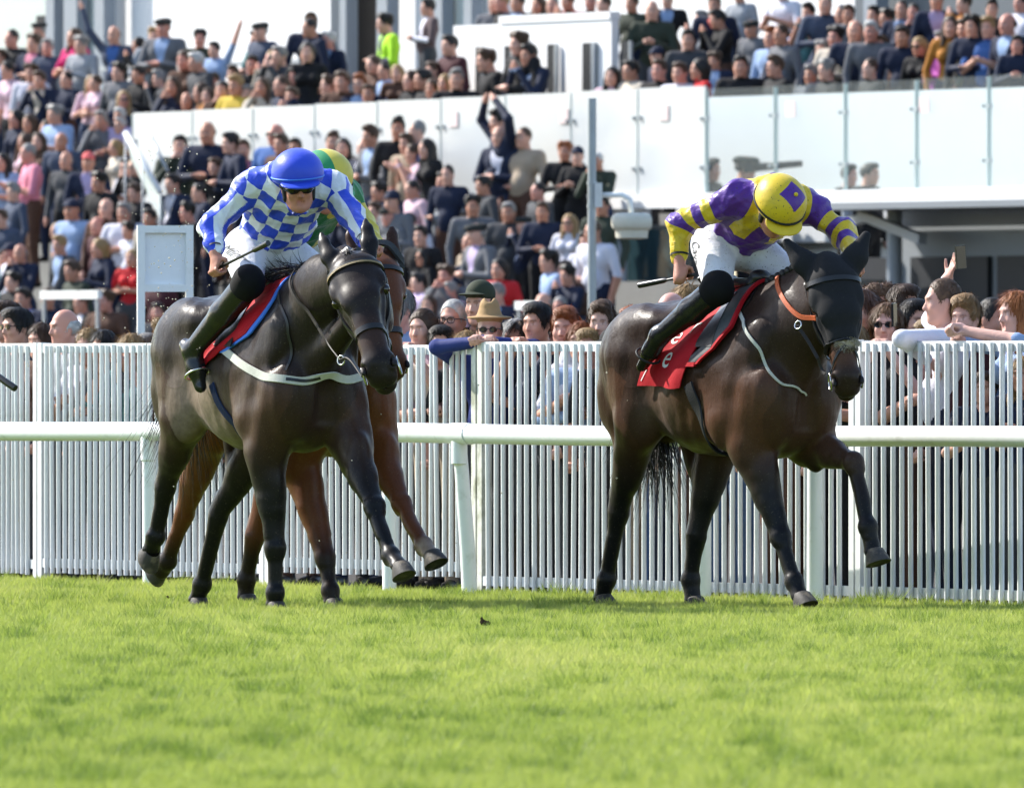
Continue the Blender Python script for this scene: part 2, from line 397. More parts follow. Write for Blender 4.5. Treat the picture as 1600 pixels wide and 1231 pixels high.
# hinged panels of round pickets; joints where the photo shows the double posts
def fence_pt(u, Y): return np.array([(u - 800) / FPX * Y, Y])
JOINTS = [fence_pt(-420, 85.0), fence_pt(65, 80.0), fence_pt(420, 77.4), fence_pt(752, 75.1), fence_pt(1343, 71.5), fence_pt(1800, 68.9)]
PITCH = [0.080, 0.080, 0.080, 0.086, 0.092]
BOT = [0.02, 0.03, 0.07, 0.0, 0.0]; TOPZ = [1.318, 1.316, 1.30, 1.315, 1.31]
LBL = ['white picket fence panel at the far left edge, behind the rail', 'white picket fence panel behind the blue and white jockey\'s horse hindquarters',
       'white picket fence panel with a gap below it, behind the bay horse', 'white picket fence panel behind the horse in the black hood', 'white picket fence panel at the right edge, before the man in white']
_pm = MB().tube([(0, 0, 0), (0, 0, 1)], 0.0134, 8); me_p = bpy.data.meshes.new('picket'); me_p.from_pydata(_pm.v, [], _pm.f)
me_p.polygons.foreach_set('use_smooth', [True] * len(me_p.polygons)); me_p.set_sharp_from_angle(angle=1.0); me_p.materials.append(m_picket)
FENCE_LINE = JOINTS
for i in range(5):
    A, B = JOINTS[i], JOINTS[i + 1]; Ln = np.linalg.norm(B - A); d = (B - A) / Ln; nn = np.array([-d[1], d[0]])
    rz = math.atan2(d[1], d[0]); e = empty('fence_panel', p3(A, 0), rz); tag(e, LBL[i], 'fence')
    zt, zb = TOPZ[i], BOT[i]
    MB().box((Ln / 2, 0, zt - 0.026), (Ln - 0.05, 0.05, 0.052)).build('top_rail', m_picket, e)
    MB().box((Ln / 2, 0, zb + 0.055), (Ln - 0.05, 0.05, 0.05)).build('bottom_rail', m_picket, e)
    for x in (0.035, Ln - 0.035):
        MB().box((x, 0.0, zt / 2), (0.05, 0.06, zt + 0.008)).build('fence_post', m_mossy if (i, x > 1) in ((2, True), (3, False)) else m_picket, e)
    n = int((Ln - 0.16) / PITCH[i]); off = (Ln - (n - 1) * PITCH[i]) / 2
    for k in range(n):
        o = link(bpy.data.objects.new('picket', me_p), e)
        h = zt - 0.012 - zb; o.location = (off + k * PITCH[i], -0.034, zb + RNG.normal(0, 0.002)); o.scale = (1, 1, h)
        o.rotation_euler = (RNG.normal(0, 0.003), RNG.normal(0, 0.004), RNG.random() * 3)
# ------------------------------------------------------------------ horses
class Frame:
    """a runner's own axes: x forward, y to its left, z up"""
    def __init__(s, u0, d0, heading):
        h = math.radians(heading); s.f = np.array([math.cos(h), -math.sin(h), 0]); s.l = np.array([math.sin(h), math.cos(h), 0])
        p = at(u0, HORV, d0); s.o = np.array([p[0], p[1], 0.0]); s.rz = math.atan2(s.f[1], s.f[0])
    def _ray(s, u, v): return np.array([(u - 800) / FPX, 1.0, -(v - HORV) / FPX]), np.array([0, 0, CAMH])
    def side(s, u, v, y):            # the point of the vertical plane y = const seen there
        r, c = s._ray(u, v); t = (y - (c - s.o) @ s.l) / (r @ s.l); p = c + r * t - s.o
        return np.array([p @ s.f, p @ s.l, p[2]])
    def cross(s, u, v, x):           # the same for a plane x = const
        r, c = s._ray(u, v); t = (x - (c - s.o) @ s.f) / (r @ s.f); p = c + r * t - s.o
        return np.array([p @ s.f, p @ s.l, p[2]])
def basis(ax, fw):
    a = unit(ax); n = np.asarray(fw, float); n = unit(n - a * (n @ a)); return a, np.cross(n, a), n   # axis, lateral, front
def head_prims(Pl, a, w, n, sc=1.0, hood=False):
    """a horse's head: Pl poll, a down the face, w to the horse's left, n out of the forehead"""
    K = 1.20
    def P(s_, y, q): return Pl + (a * s_ + w * y * K + n * q) * sc
    R = np.stack([a, w, n]); E = lambda c, r, k=.03, tg=2, sub=False: EL(P(*c), np.array(r) * sc * np.array([1, K, 1]), R, k * sc, tg, sub)
    C = lambda c, d, ra, rb, k=.03, fl=None, tg=2, sub=False: RC(P(*c), P(*d), ra * sc, rb * sc, k * sc, (w, fl) if fl else None, tg, sub)
    H = [E((.09, 0, -.015), (.14, .092, .095), .04), C((.06, 0, .035), (.24, 0, .045), .062, .062, .04, 1.55),
         C((.22, 0, .04), (.53, 0, .012), .060, .046, .035, 1.22),
         C((.10, 0, -.06), (.42, 0, -.065), .078, .052, .04, 1.08),
         E((.545, 0, -.022), (.070, .055, .064), .035), E((.590, 0, -.032), (.038, .051, .050), .02, 3),
         E((.580, 0, -.088), (.048, .040, .032), .016, 3), C((.30, 0, -.112), (.55, 0, -.088), .036, .028, .03, 1.2)]
    for y in (-1, 1):
        H += [E((.18, y * .052, -.08), (.135, .036, .105), .025), E((.152, y * .086, .038), (.046, .016, .020), .02),
              C((.21, y * .070, .012), (.36, y * .046, -.004), .016, .011, .014),
              C((.24, y * .085, .045), (.40, y * .060, .030), .022, .018, .02, None, 2, True),
              E((.188, y * .094, .012), (.030, .014, .019), .010, sub=True),
              E((.55, y * .044, .012), (.044, .018, .028), .014, 3), E((.566, y * .062, .026), (.031, .021, .018), .006, 3, True),
              C((.612, 0, -.064), (.545, y * .054, -.064), .006, .005, .006, None, 3, True)]
    return H
def ear_prims(Pl, a, w, n, sc=1.0, spread=1.0, back=0.0, big=1.0):
    def P(s_, y, q): return Pl + (a * s_ + w * y + n * q) * sc
    H = []
    for y in (-1, 1):
        b0 = P(.005, y * .070, -.01); m = P(-.075 * big, y * (.082 + .020 * spread), .0 - back); t = P(-.195 * big, y * (.080 + .055 * spread), .0 - back * 2)
        fl = (unit(n + w * y * .25), .55)
        H += [RC(b0, m, .034, .043, .02, fl, 4), RC(m, m * .35 + t * .65, .043, .030, .012, fl, 4), RC(m * .35 + t * .65, t, .030, .015, .012, fl, 4)]
        H += [RC(P(-.05, y * .088, .046), P(-.13 * big, y * (.084 + .036 * spread), .036 - back * 1.6), .028, .014, .008, None, 4, True)]
    return H
def leg_prims(J, hind, tgt=1):
    """J: joint points from the body down to the coronet"""
    H = []; fy = ((0, 1, 0), .82)
    if hind:
        hip, stif, hock, fet, cor = J[:5]; up = unit(stif - hock); d = unit(fet - hock)
        back = np.cross(np.array([0, 1., 0]), up); back = back if back[0] < 0 else -back
        bk2 = np.cross(np.array([0, 1., 0]), d); bk2 = bk2 if bk2[0] < 0 else -bk2
        H += [RC(hip, stif, .195, .135, .05, fy), RC(stif, stif * .40 + hock * .60, .134, .080, .035, fy), RC(stif * .5 + hock * .5, hock - d * .02, .084, .055, .025, fy),
              RC(hip + np.array([-.14, 0, -.05]), stif * .35 + hock * .65 + back * .02, .12, .045, .03, ((0, 1, 0), .7)),
              RC(hock, hock + up * .085 + back * .066, .040, .026, .022), RC(hock + up * .085 + back * .062, hock * .45 + stif * .55 + back * .05, .015, .024, .02),
              EL(hock, (.054, .048, .064), k=.014), EL(hock + d * .045, (.044, .042, .045), k=.012), RC(hock, fet, .043, .036, .016), RC(hock + d * .07 + bk2 * .034, fet + bk2 * .028, .019, .024, .012)]
        fr = .052; pr = .041
    else:
        sh, elb, knee, fet, cor = J[:5]; d = unit(fet - knee); up = unit(elb - knee); fw = np.cross(np.array([0, 1., 0]), d); fw = fw if fw[0] > 0 else -fw
        f2_ = np.cross(np.array([0, 1., 0]), up); f2_ = f2_ if f2_[0] > 0 else -f2_
        H += [RC(sh, elb, .135, .125, .05, ((0, 1, 0), .8)), RC(elb, elb * .42 + knee * .58, .118, .070, .035, ((0, 1, 0), .86)), RC(elb * .5 + knee * .5, knee + up * .04, .072, .050, .022),
              EL(elb * .68 + knee * .32 + f2_ * .040, (.058, .055, .11), k=.035), EL(elb * .78 + knee * .22 - f2_ * .03, (.055, .05, .10), k=.04),
              EL(knee, (.054, .056, .058), k=.010), EL(knee + d * .035, (.047, .050, .035), k=.010), EL(knee - fw * .040 + d * .005, (.020, .026, .034), k=.012), RC(knee, fet, .039, .034, .014), RC(knee + d * .06 - fw * .034, fet - fw * .028, .018, .023, .010)]
        bk2 = -fw; fr = .050; pr = .040
    H += [EL(fet, (fr, fr * .95, fr * 1.02), k=.012, tg=tgt), EL(fet + bk2 * .030 + d * .012, (.024, .030, .026), k=.012, tg=tgt), RC(fet, cor, fr * .80, pr, .014, None, tgt), EL(cor, (.043, .046, .022), k=.010, tg=tgt)]
    for q in H: q.tg = tgt if q.tg == 0 else q.tg
    return H
def hoof_mesh(cor, dirn, fwd):
    """coronet, direction of the hoof's axis and its toe"""
    a, w, n = basis(dirn, fwd); n_ = 18; V = []; Fs = []
    prof = [(-.006, .040), (.0, .045), (.03, .051), (.064, .058), (.070, .058), (.0705, .051), (.064, .046), (.066, .0)]
    for s_, r in prof:
        for k in range(n_):
            t = 2 * math.pi * k / n_; toe = math.cos(t); f = r * (1.0 + .10 * toe)
            sl = .022 * toe * (s_ / .07)
            V.append(cor + a * (s_ - .004) + n * (f * toe + .012 + sl + s_ * .12) + w * (f * math.sin(t) * .92))
    for i in range(len(prof) - 1):
        for k in range(n_): Fs.append((i * n_ + k, i * n_ + (k + 1) % n_, (i + 1) * n_ + (k + 1) % n_, (i + 1) * n_ + k))
    b = MB(); b.add(V, Fs); return b
def strap(Fd, pts, width, thick, name, mat, parent, n=60, off=0.004, closed=False, snap=True, push=False, smooth=True, flip=None, taper=None):
    """a leather strap laid on the field's surface along the points"""
    P = np.asarray(pts, float)
    if closed: P = np.vstack([P, P[:1]])
    C = spline(P, n)
    if push:
        for _ in range(5): C = C + np.clip(off - Fd.sample(C), 0, .05)[:, None] * Fd.grad(C)
    elif snap: C = Fd.snap(C, off, 6)
    for _ in range(2):
        C[1:-1] = .5 * C[1:-1] + .25 * (C[:-2] + C[2:])
    if closed: C[0] = C[-1] = .5 * (C[0] + C[-1])
    T = np.gradient(C, axis=0); T /= np.maximum(np.linalg.norm(T, axis=1, keepdims=True), 1e-9)
    Nn = Fd.grad(C) if (snap or flip is None) else np.repeat(np.asarray(flip, float)[None], n, 0)
    Nn = Nn - T * (Nn * T).sum(1)[:, None]; Nn /= np.maximum(np.linalg.norm(Nn, axis=1, keepdims=True), 1e-9)
    W = np.cross(T, Nn); V = []; Fs = []
    for i in range(n):
        ww = width * (taper(i / (n - 1)) if taper else 1)
        for su, sn in ((-1, 0), (1, 0), (.92, 1), (-.92, 1)): V.append(C[i] + W[i] * su * ww / 2 + Nn[i] * (sn * thick))
    for i in range(n - 1):
        for k in range(4): Fs.append((i * 4 + k, i * 4 + (k + 1) % 4, i * 4 + 4 + (k + 1) % 4, i * 4 + 4 + k))
    if not closed: Fs += [(3, 2, 1, 0), tuple((n - 1) * 4 + k for k in range(4))]
    b = MB(); b.add(V, Fs); return b.build(name, mat, parent, smooth, 35)
def torus(c, axis, R, r, name, mat, parent, n=22, m=8):
    a = unit(axis); e1 = unit(np.cross(a, [0.3, .5, .81])); e2 = np.cross(a, e1); b = MB()
    V = []; Fs = []
    for i in range(n):
        t = 2 * math.pi * i / n; d = e1 * math.cos(t) + e2 * math.sin(t)
        for k in range(m):
            p = 2 * math.pi * k / m; V.append(np.asarray(c) + d * (R + r * math.cos(p)) + a * r * math.sin(p))
    for i in range(n):
        for k in range(m): Fs.append((i * m + k, i * m + (k + 1) % m, ((i + 1) % n) * m + (k + 1) % m, ((i + 1) % n) * m + k))
    b.add(V, Fs); return b.build(name, mat, parent, True)
def coat_mat(name, dark, mid, light, rough=.38):
    m, nt, b = _nt(name)
    a = attr(nt, 'points'); l = attr(nt, 'warm'); wh = attr(nt, 'white')
    n1 = noise(nt, 5, 5); n2 = noise(nt, 90, 3)
    c = mixrgb(nt, math_n(nt, 'MULTIPLY', l.outputs['Fac'], math_n(nt, 'MULTIPLY_ADD', n1, 1.2, .35)), mid, light)
    c = mixrgb(nt, a.outputs['Fac'], c, dark)
    c = mixrgb(nt, math_n(nt, 'MULTIPLY_ADD', n2, .5, -.1), c, tuple(x * .55 for x in dark))
    c = mixrgb(nt, math_n(nt, 'MULTIPLY', ramp(nt, noise(nt, 120, 3), [(.64, 0.), (.70, 1.)]), .35), c, (.16, .125, .09))
    c = mixrgb(nt, math_n(nt, 'MULTIPLY', wh.outputs['Fac'], math_n(nt, 'MULTIPLY_ADD', noise(nt, 30, 3), .8, .3)), c, (.34, .26, .20))
    L(nt, c, b.inputs['Base Color'])
    L(nt, math_n(nt, 'MULTIPLY_ADD', noise(nt, 34, 4), .34, rough - .14), b.inputs['Roughness'])
    b.inputs['Specular IOR Level'].default_value = .17
    b.inputs['Sheen Weight'].default_value = .03; b.inputs['Sheen Roughness'].default_value = .4
    tc = N(nt, 'ShaderNodeTexCoord'); mp = N(nt, 'ShaderNodeMapping'); mp.inputs['Scale'].default_value = (16, 30, 8); L(nt, tc.outputs['Object'], mp.inputs[0])
    h1 = noise(nt, 1.0, 4, vec=mp.outputs[0])
    wp = N(nt, 'ShaderNodeTexNoise'); wp.inputs['Scale'].default_value = 5; L(nt, tc.outputs['Object'], wp.inputs['Vector'])
    vm = N(nt, 'ShaderNodeVectorMath', operation='MULTIPLY_ADD'); L(nt, wp.outputs['Color'], vm.inputs[0]); vm.inputs[1].default_value = (.35, .35, .35); L(nt, tc.outputs['Object'], vm.inputs[2])
    vo = N(nt, 'ShaderNodeTexVoronoi', feature='DISTANCE_TO_EDGE'); vo.inputs['Scale'].default_value = 5.5; L(nt, vm.outputs[0], vo.inputs['Vector'])
    vein = math_n(nt, 'MULTIPLY', ramp(nt, vo.outputs['Distance'], [(.0, 1.), (.055, 0.)]), ramp(nt, noise(nt, 2.6, 2), [(.48, 0.), (.60, 1.)]))
    hh = math_n(nt, 'ADD', math_n(nt, 'MULTIPLY', h1, 1.0), math_n(nt, 'MULTIPLY', vein, .09)); hh = math_n(nt, 'ADD', hh, math_n(nt, 'MULTIPLY', noise(nt, 160, 2), .07)); hh = math_n(nt, 'MULTIPLY', hh, attr(nt, 'detail').outputs['Fac']); bump(nt, b, hh, .42, .012)
    return m
m_hoof = simple('grey brown hoof horn', (.045, .040, .036), .62, .3, var=.5, nscale=25, bmp=.3, bscale=90, dirt=((.20, .16, .11), 14, .54, .7))
m_hair = simple('black horse hair', (.012, .010, .009), .45, .5, var=.4, nscale=60, bmp=.6, bscale=180)
m_leather = simple('black bridle leather', (.014, .013, .013), .38, .5, var=.3, nscale=50, bmp=.2, bscale=200)
m_steel = simple('bit steel', (.62, .61, .58), .22, .5, metal=1.0, var=.1)
m_eye = simple('horse eye', (.012, .007, .005), .04, .6, var=.2)
m_inner = simple('shadowed nostril skin', (.012, .009, .009), .6, .3)
def horse(name, fr, label, J, head, neck, coat, socks=(), ear=(1.0, 0.0), body=None, ears_in=True, h=0.0095, big=1.0, pz=(.48, .80), pale=None):
    """J: dict of joint lists rf lf rh lh; head: poll, muzzle end, face normal; neck: control points with radii"""
    root = empty(name, fr.o, fr.rz); tag(root, label, 'horse', 'runners in the race')
    B = dict(dz=0.0, cro=0.0); B.update(body or {}); dz = B['dz']; cz = B['cro']
    fl = lambda s_: ((0, 1, 0), s_)
    pr = [RC((.34, 0, 1.17 + dz), (-.30, 0, 1.20 + dz * .5 + cz * .5), .355, .315, .10, fl(.80)),
          EL((.50, 0, 1.12 + dz), (.26, .235, .32), k=.08), EL((-.02, 0, 1.10 + dz * .7), (.45, .285, .31), k=.08),
          RC((-.20, 0, 1.38 + cz), (-.66, 0, 1.34 + cz), .165, .175, .08, fl(1.15)), RC((.08, 0, 1.455 + dz), (.34, 0, 1.50 + dz), .085, .09, .09, fl(.7)),
          RC((-.55, 0, 1.40 + cz), (-.80, 0, 1.33 + cz), .11, .07, .06)]
    for y in (-1, 1):
        pr += [EL((-.50, y * .15, 1.26 + cz), (.30, .16, .26), k=.05), EL((-.70, y * .13, 1.10 + cz), (.15, .125, .27), k=.04),
               EL((.47, y * .175, 1.22 + dz), (.15, .085, .30), np.array([[.83, 0, -.55], [0, 1, 0], [.55, 0, .83]]), .035),
               EL((.64, y * .115, 1.06 + dz), (.115, .105, .20), k=.06), EL((-.33, y * .20, 1.42 + cz * .8), (.13, .06, .06), k=.09),
               EL((.36, y * .205, 1.00 + dz), (.17, .085, .17), np.array([[.7, 0, .7], [0, 1, 0], [-.7, 0, .7]]), .03), EL((-.42, y * .20, 1.02 + cz), (.15, .10, .20), k=.04)]
        # the lines between the muscles
        for q_ in range(5): pr.append(RC((.12 - q_ * .085, y * .345, 1.26 + dz * .5), (.04 - q_ * .085, y * .330, .98 + dz * .5), .012, .010, .035, None, 0, True))
        pr += [RC((.78, y * .02, 1.22 + dz), (.74, y * .02, .95 + dz), .030, .034, .03, None, 0, True),
               RC((.60, y * .285, 1.34 + dz), (.70, y * .245, 1.16 + dz), .026, .020, .025, None, 0, True),
               RC((.24, y * .325, 1.32 + dz), (.20, y * .325, .98 + dz), .03, .022, .04, None, 0, True),
               RC((-.24, y * .335, 1.22 + cz), (-.20, y * .30, .98 + cz), .05, .045, .05, None, 0, True),
               RC((-.62, y * .315, 1.36 + cz), (-.60, y * .285, .98 + cz), .020, .018, .025, None, 0, True),
               RC((.86, y * .145, 1.44 + dz), (.62, y * .225, 1.20 + dz), .026, .020, .025, None, 0, True)]
    for k_, hind in (('rh', 1), ('lh', 1), ('rf', 0), ('lf', 0)): pr += leg_prims(J[k_], hind)
    for (pa, ra), (pb, rb) in zip(neck[:-1], neck[1:]): pr.append(RC(pa, pb, ra, rb, .09, ((0, 1, 0), .62), 5))
    Pl, Mz, Nn = head; a, w_, n_ = basis(Mz - Pl, Nn); sc = np.linalg.norm(Mz - Pl) / .61
    hp = head_prims(Pl, a, w_, n_, sc); ep = ear_prims(Pl, a, w_, n_, sc, *ear)
    pr += [RC(neck[-1][0], Pl + a * .05 * sc - n_ * .05 * sc, neck[-1][1], .10 * sc, .06, (w_, .72), 5)]
    pr += hp + ep
    th = Pl + a * .12 * sc - n_ * .12 * sc; pr += [RC(th, np.array([.68, neck[1][0][1], 1.20 + dz]), .045, .075, .07, None, 5), RC(neck[0][0] + np.array([.05, 0, .24]), neck[-1][0] + np.array([0, 0, .085]), .06, .045, .05, ((0, 1, 0), .7), 5)]
    Fd = Field(pr, h); V, Q = Fd.nets(1); tg = Fd.tags(V)
    gN = Fd.grad(V); dis = np.zeros(len(V)); rg = np.random.default_rng(3)
    for _ in range(9):
        kd = unit(rg.normal(0, 1, 3) * np.array([1, 1, .7])) * rg.uniform(18, 55); dis += np.sin(V @ kd + rg.random() * 6.28 + 1.3 * np.sin(V @ rg.normal(0, 9, 3)))
    V = V + gN * (dis * .0011 * (V[:, 2] > .35) * (tg < 2))[:, None]
    me = mesh_np('body', V, [Q])
    # colouring of the breed: dark points, warmer flank and muzzle
    z = V[:, 2]; leg = (tg == 1)
    points = np.where(leg, 1 - smoothstep(z, *pz), 0.0); hd = (V - Pl) @ a / sc
    inhead = np.isin(tg, (2, 3, 4)); points = np.maximum(points, inhead * smoothstep(hd, .50, .57) * .55)
    points = np.maximum(points, (tg == 4) * .75)
    warm = np.clip(.35 * smoothstep(-(V[:, 2] - 1.25), -.1, .35) * (~leg) + .6 * inhead * smoothstep(hd, .30, .42) * (1 - smoothstep(hd, .46, .53)), 0, 1)
    warm += .55 * np.exp(-(((V[:, 0] - .25) / .35) ** 2 + ((V[:, 2] - .95 - dz) / .2) ** 2)) + .7 * leg * smoothstep(z, .6, .95)
    white = np.zeros(len(V))
    for k_, z0 in socks:
        fet, cor = J[k_][3], J[k_][4]; d = unit(cor - fet); t = (V - fet) @ d; r = np.linalg.norm(V - fet - t[:, None] * d, axis=1)
        white = np.maximum(white, smoothstep(t, z0 - .05, z0 + .02) * (r < .1))
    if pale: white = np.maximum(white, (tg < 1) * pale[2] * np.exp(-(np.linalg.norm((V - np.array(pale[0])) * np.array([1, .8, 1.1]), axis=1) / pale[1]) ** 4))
    set_float(me, 'detail', np.where(inhead, .16, .35 + .65 * smoothstep(z, .70, 1.15))); set_float(me, 'points', np.clip(points, 0, 1)); set_float(me, 'warm', np.clip(warm, 0, 1)); set_float(me, 'white', white)
    obj('body', me, coat, root)
    for k_ in ('rf', 'lf', 'rh', 'lh'):
        fet, cor = J[k_][3], J[k_][4]; ax = J[k_][5] if len(J[k_]) > 5 else cor - fet
        hoof_mesh(cor, ax, np.array([1, 0, .6]) if abs(unit(ax)[2]) > .5 else np.array([.3, 0, 1.])).build('hoof', m_hoof, root, True, 45)
    for y in (-1, 1):
        c = Pl + (a * .188 + w_ * y * .100 + n_ * .014) * sc
        f2 = Field([EL(c, (.024 * sc,) * 3)], .004); v2, q2 = f2.nets(); obj('eye', mesh_np('eye', v2, [q2]), m_eye, root)
        c = Pl + (a * .566 + w_ * y * .066 + n_ * .018) * sc; f2 = Field([EL(c, np.array([.028, .013, .014]) * sc, np.stack([unit(a + n_ * .5), w_, unit(n_ - a * .5)]))], .004); v2, q2 = f2.nets(); obj('nostril', mesh_np('nostril', v2, [q2]), m_inner, root)
    return dict(root=root, F=Fd, a=a, w=w_, n=n_, sc=sc, P=Pl, hp=hp, ep=ep, neck=neck, fr=fr, J=J)
def legs5(J):  # joints carry an optional hoof axis as sixth entry
    return J
def HD(H, s_, y, q): return H['P'] + (H['a'] * s_ + H['w'] * y * 1.20 + H['n'] * q) * H['sc']
def bridle(H, mat, nose=True, ring=True, fleece=None, rubber=None, hands=None, cheek=True, snapF=None):
    Fd = snapF or H['F']; root = H['root']; b = empty('bridle', (0, 0, 0)); b.parent = root
    S = lambda pts, wd, nm, n=40, **k: strap(Fd, [HD(H, *p) for p in pts], wd * 1.3, .007, nm, k.pop('mat', mat), b, n, **k)
    S([(.055, -.10, -.03), (.075, -.085, .05), (.075, -.03, .10), (.075, .03, .10), (.075, .085, .05), (.055, .10, -.03)], .020, 'browband')
    for y in (-1, 1):
        S([(-.035, y * .03, -.06), (.02, y * .095, -.05), (.06, y * .10, -.03), (.2, y * .105, -.03), (.33, y * .08, -.035), (.46, y * .065, -.045), (.52, y * .06, -.05)], .016, 'cheek_strap', 60)
        S([(.04, y * .095, -.06), (.12, y * .09, -.13), (.19, y * .06, -.19), (.23, 0, -.2)], .014, 'throat_lash')
        if ring:
            torus(HD(H, .535, y * .062, -.052), H['w'], .042, .005, 'bit_ring', m_steel, b)
    if nose:
        S([(.40, y0, q0) for y0, q0 in ((-.02, -.14), (-.065, -.10), (-.07, -.03), (-.05, .06), (0, .09), (.05, .06), (.07, -.03), (.065, -.10), (.02, -.14))], .024, 'noseband', 60)
        S([(.45, y0, q0) for y0, q0 in ((-.0, -.13), (-.06, -.09), (-.062, -.05))] + [(.42, -.066, -.02)], .014, 'flash_strap', 30)
    return b
# ------------------------------------------------------------------ the three runners
coat_brown = coat_mat('dark brown coat', (.008, .0075, .0085), (.034, .0185, .0125), (.11, .047, .024))
coat_dark = coat_mat('near black brown coat', (.008, .0075, .0085), (.0215, .0140, .0125), (.070, .033, .021), .36)
coat_bay = coat_mat('bay coat', (.016, .010, .008), (.13, .042, .016), (.22, .075, .026))
G = lambda fr, u, v, y: fr.side(u, v, y)
# --- the leader in the black hood
f2 = Frame(1130, 69.6, 58)
s = f2.side
J2 = dict(
    rh=[np.array([-.52, -.15, 1.20]), np.array([-.47, -.19, .90]), s(966, 800, -.15), s(948, 905, -.15), s(940, 934, -.15), np.array([.35, 0, -1.])],
    lh=[np.array([-.50, .15, 1.20]), np.array([-.30, .18, .86]), s(1088, 838, .10), s(1079, 905, .10), s(1083, 938, .10), np.array([.35, 0, -1.])],
    rf=[np.array([.60, -.16, 1.05]), s(1176, 700, -.15), s(1219, 838, -.12), s(1241, 908, -.11), s(1250, 932, -.11), np.array([.45, 0, -1.])],
    lf=[np.array([.60, .16, 1.05]), s(1262, 690, .17), s(1333, 722, .15), s(1357, 822, .15), s(1364, 862, .15), np.array([.30, .03, -1.])])
pol = s(1299, 425, .02); muz = s(1326, 611, -.03)
neck2 = [(np.array([.36, 0, 1.27]), .30), (np.array([.66, 0, 1.38]), .215), (np.array([.90, .01, 1.49]), .150), (pol + np.array([-.12, 0, -.06]), .108)]
H2 = horse('hooded_racehorse', f2, 'dark brown racehorse in a black hood, leading by the rail on the right', J2, (pol, muz, np.array([.80, -.42, .35])), neck2, coat_brown,
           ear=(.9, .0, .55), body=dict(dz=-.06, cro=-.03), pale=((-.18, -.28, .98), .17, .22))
# --- the near runner under the blue and white jockey
f1 = Frame(408, 69.6, 64)
s = f1.side
J1 = dict(
    rh=[np.array([-.52, -.15, 1.24]), np.array([-.50, -.19, .93]), s(259, 762, -.16), s(243, 838, -.17), s(236, 858, -.17), np.array([-1., 0, -.75])],
    lh=[np.array([-.50, .15, 1.22]), np.array([-.30, .18, .90]), s(341, 806, .08), s(316, 912, .08), s(308, 936, .08), np.array([.1, 0, -1.])],
    rf=[np.array([.60, -.16, 1.05]), s(417, 706, -.16), s(430, 855, -.14), s(430, 925, -.14), s(429, 944, -.14), np.array([.15, 0, -1.])],
    lf=[np.array([.60, .16, 1.05]), s(548, 690, .16), s(584, 792, .14), s(611, 868, .14), s(624, 884, .14), np.array([.42, .03, -1.])])
pol = s(551, 412, -.10); muz = s(597, 590, -.16)
neck1 = [(np.array([.36, 0, 1.30]), .30), (np.array([.62, -.02, 1.42]), .215), (np.array([.80, -.05, 1.55]), .150), (pol + np.array([-.11, .01, -.05]), .106)]
H1 = horse('brown_racehorse', f1, 'near black racehorse with white breast girth, ridden by the blue and white jockey', J1, (pol, muz, np.array([.78, -.55, .30])), neck1, coat_dark,
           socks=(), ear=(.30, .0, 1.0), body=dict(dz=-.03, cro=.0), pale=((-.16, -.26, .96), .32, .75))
# --- the bay half hidden beside it
f3 = Frame(446, 70.9, 60)
s = f3.side
J3 = dict(
    rh=[np.array([-.52, -.15, 1.18]), np.array([-.42, -.19, .88]), s(288, 800, -.12), s(262, 876, -.12), s(252, 893, -.12), np.array([-1., 0, -.55])],
    lh=[np.array([-.50, .15, 1.18]), np.array([-.30, .18, .86]), s(398, 838, .10), s(385, 905, .10), s(384, 933, .10), np.array([.2, 0, -1.])],
    rf=[np.array([.60, -.16, 1.02]), s(468, 720, -.16), s(508, 870, -.13), s(516, 922, -.13), s(519, 940, -.13), np.array([.25, 0, -1.])],
    lf=[np.array([.60, .16, 1.02]), s(588, 690, .16), s(626, 786, .14), s(662, 852, .14), s(673, 866, .14), np.array([.45, .03, -1.])])
pol = s(588, 412, .02); muz = s(617, 585, -.02)
neck3 = [(np.array([.36, 0, 1.25]), .29), (np.array([.64, 0, 1.40]), .225), (np.array([.86, .01, 1.55]), .165), (pol + np.array([-.12, 0, -.06]), .12)]
H3 = horse('bay_racehorse', f3, 'bay racehorse half hidden behind the near black one', J3, (pol, muz, np.array([.82, -.25, .35])), neck3, coat_bay,
           socks=(('lf', .02),), ear=(.6, .0, 1.0), body=dict(dz=-.06, cro=-.03), h=.012, pz=(.20, .42))
# ------------------------------------------------------------------ saddlery
m_red = simple('dark red number cloth', (.42, .008, .016), .75, .2, var=.25, nscale=12, bmp=.5, bscale=25)
m_bluecl = simple('sky blue pad cloth', (.06, .20, .72), .7, .2, var=.15, nscale=12, bmp=.3, bscale=25)
m_greypad = simple('dark grey saddle pad', (.055, .06, .065), .55, .4, var=.3, nscale=20, bmp=.3, bscale=60)
m_whiteprint = simple('white print on cloth', (.80, .80, .80), .7, .2, var=.05)
m_webbing = simple('dirty white webbing', (.50, .50, .44), .75, .2, var=.15, nscale=40, bmp=.4, bscale=150)
m_navyweb = simple('navy girth webbing', (.012, .022, .07), .7, .2, var=.2, nscale=40, bmp=.4, bscale=150)
m_blackweb = simple('black girth webbing', (.010, .011, .013), .6, .3, var=.3, nscale=40, bmp=.4, bscale=150)
m_saddle = simple('black saddle leather', (.012, .011, .011), .35, .5, var=.3, nscale=30, bmp=.15, bscale=120)
m_orange = simple('orange rubber rein grip', (.52, .10, .025), .6, .4, var=.15, nscale=40, bmp=.4, bscale=200)
m_reinl = simple('dark brown rein leather', (.022, .018, .016), .6, .25, var=.25, nscale=50)
m_fleece = simple('pale sheepskin', (.42, .36, .26), .95, .1, var=.3, nscale=70, bmp=1.0, bscale=120)
m_grass_br = simple('gold plaited browband', (.24, .17, .07), .5, .4, var=.3, nscale=120, bmp=.6, bscale=300)
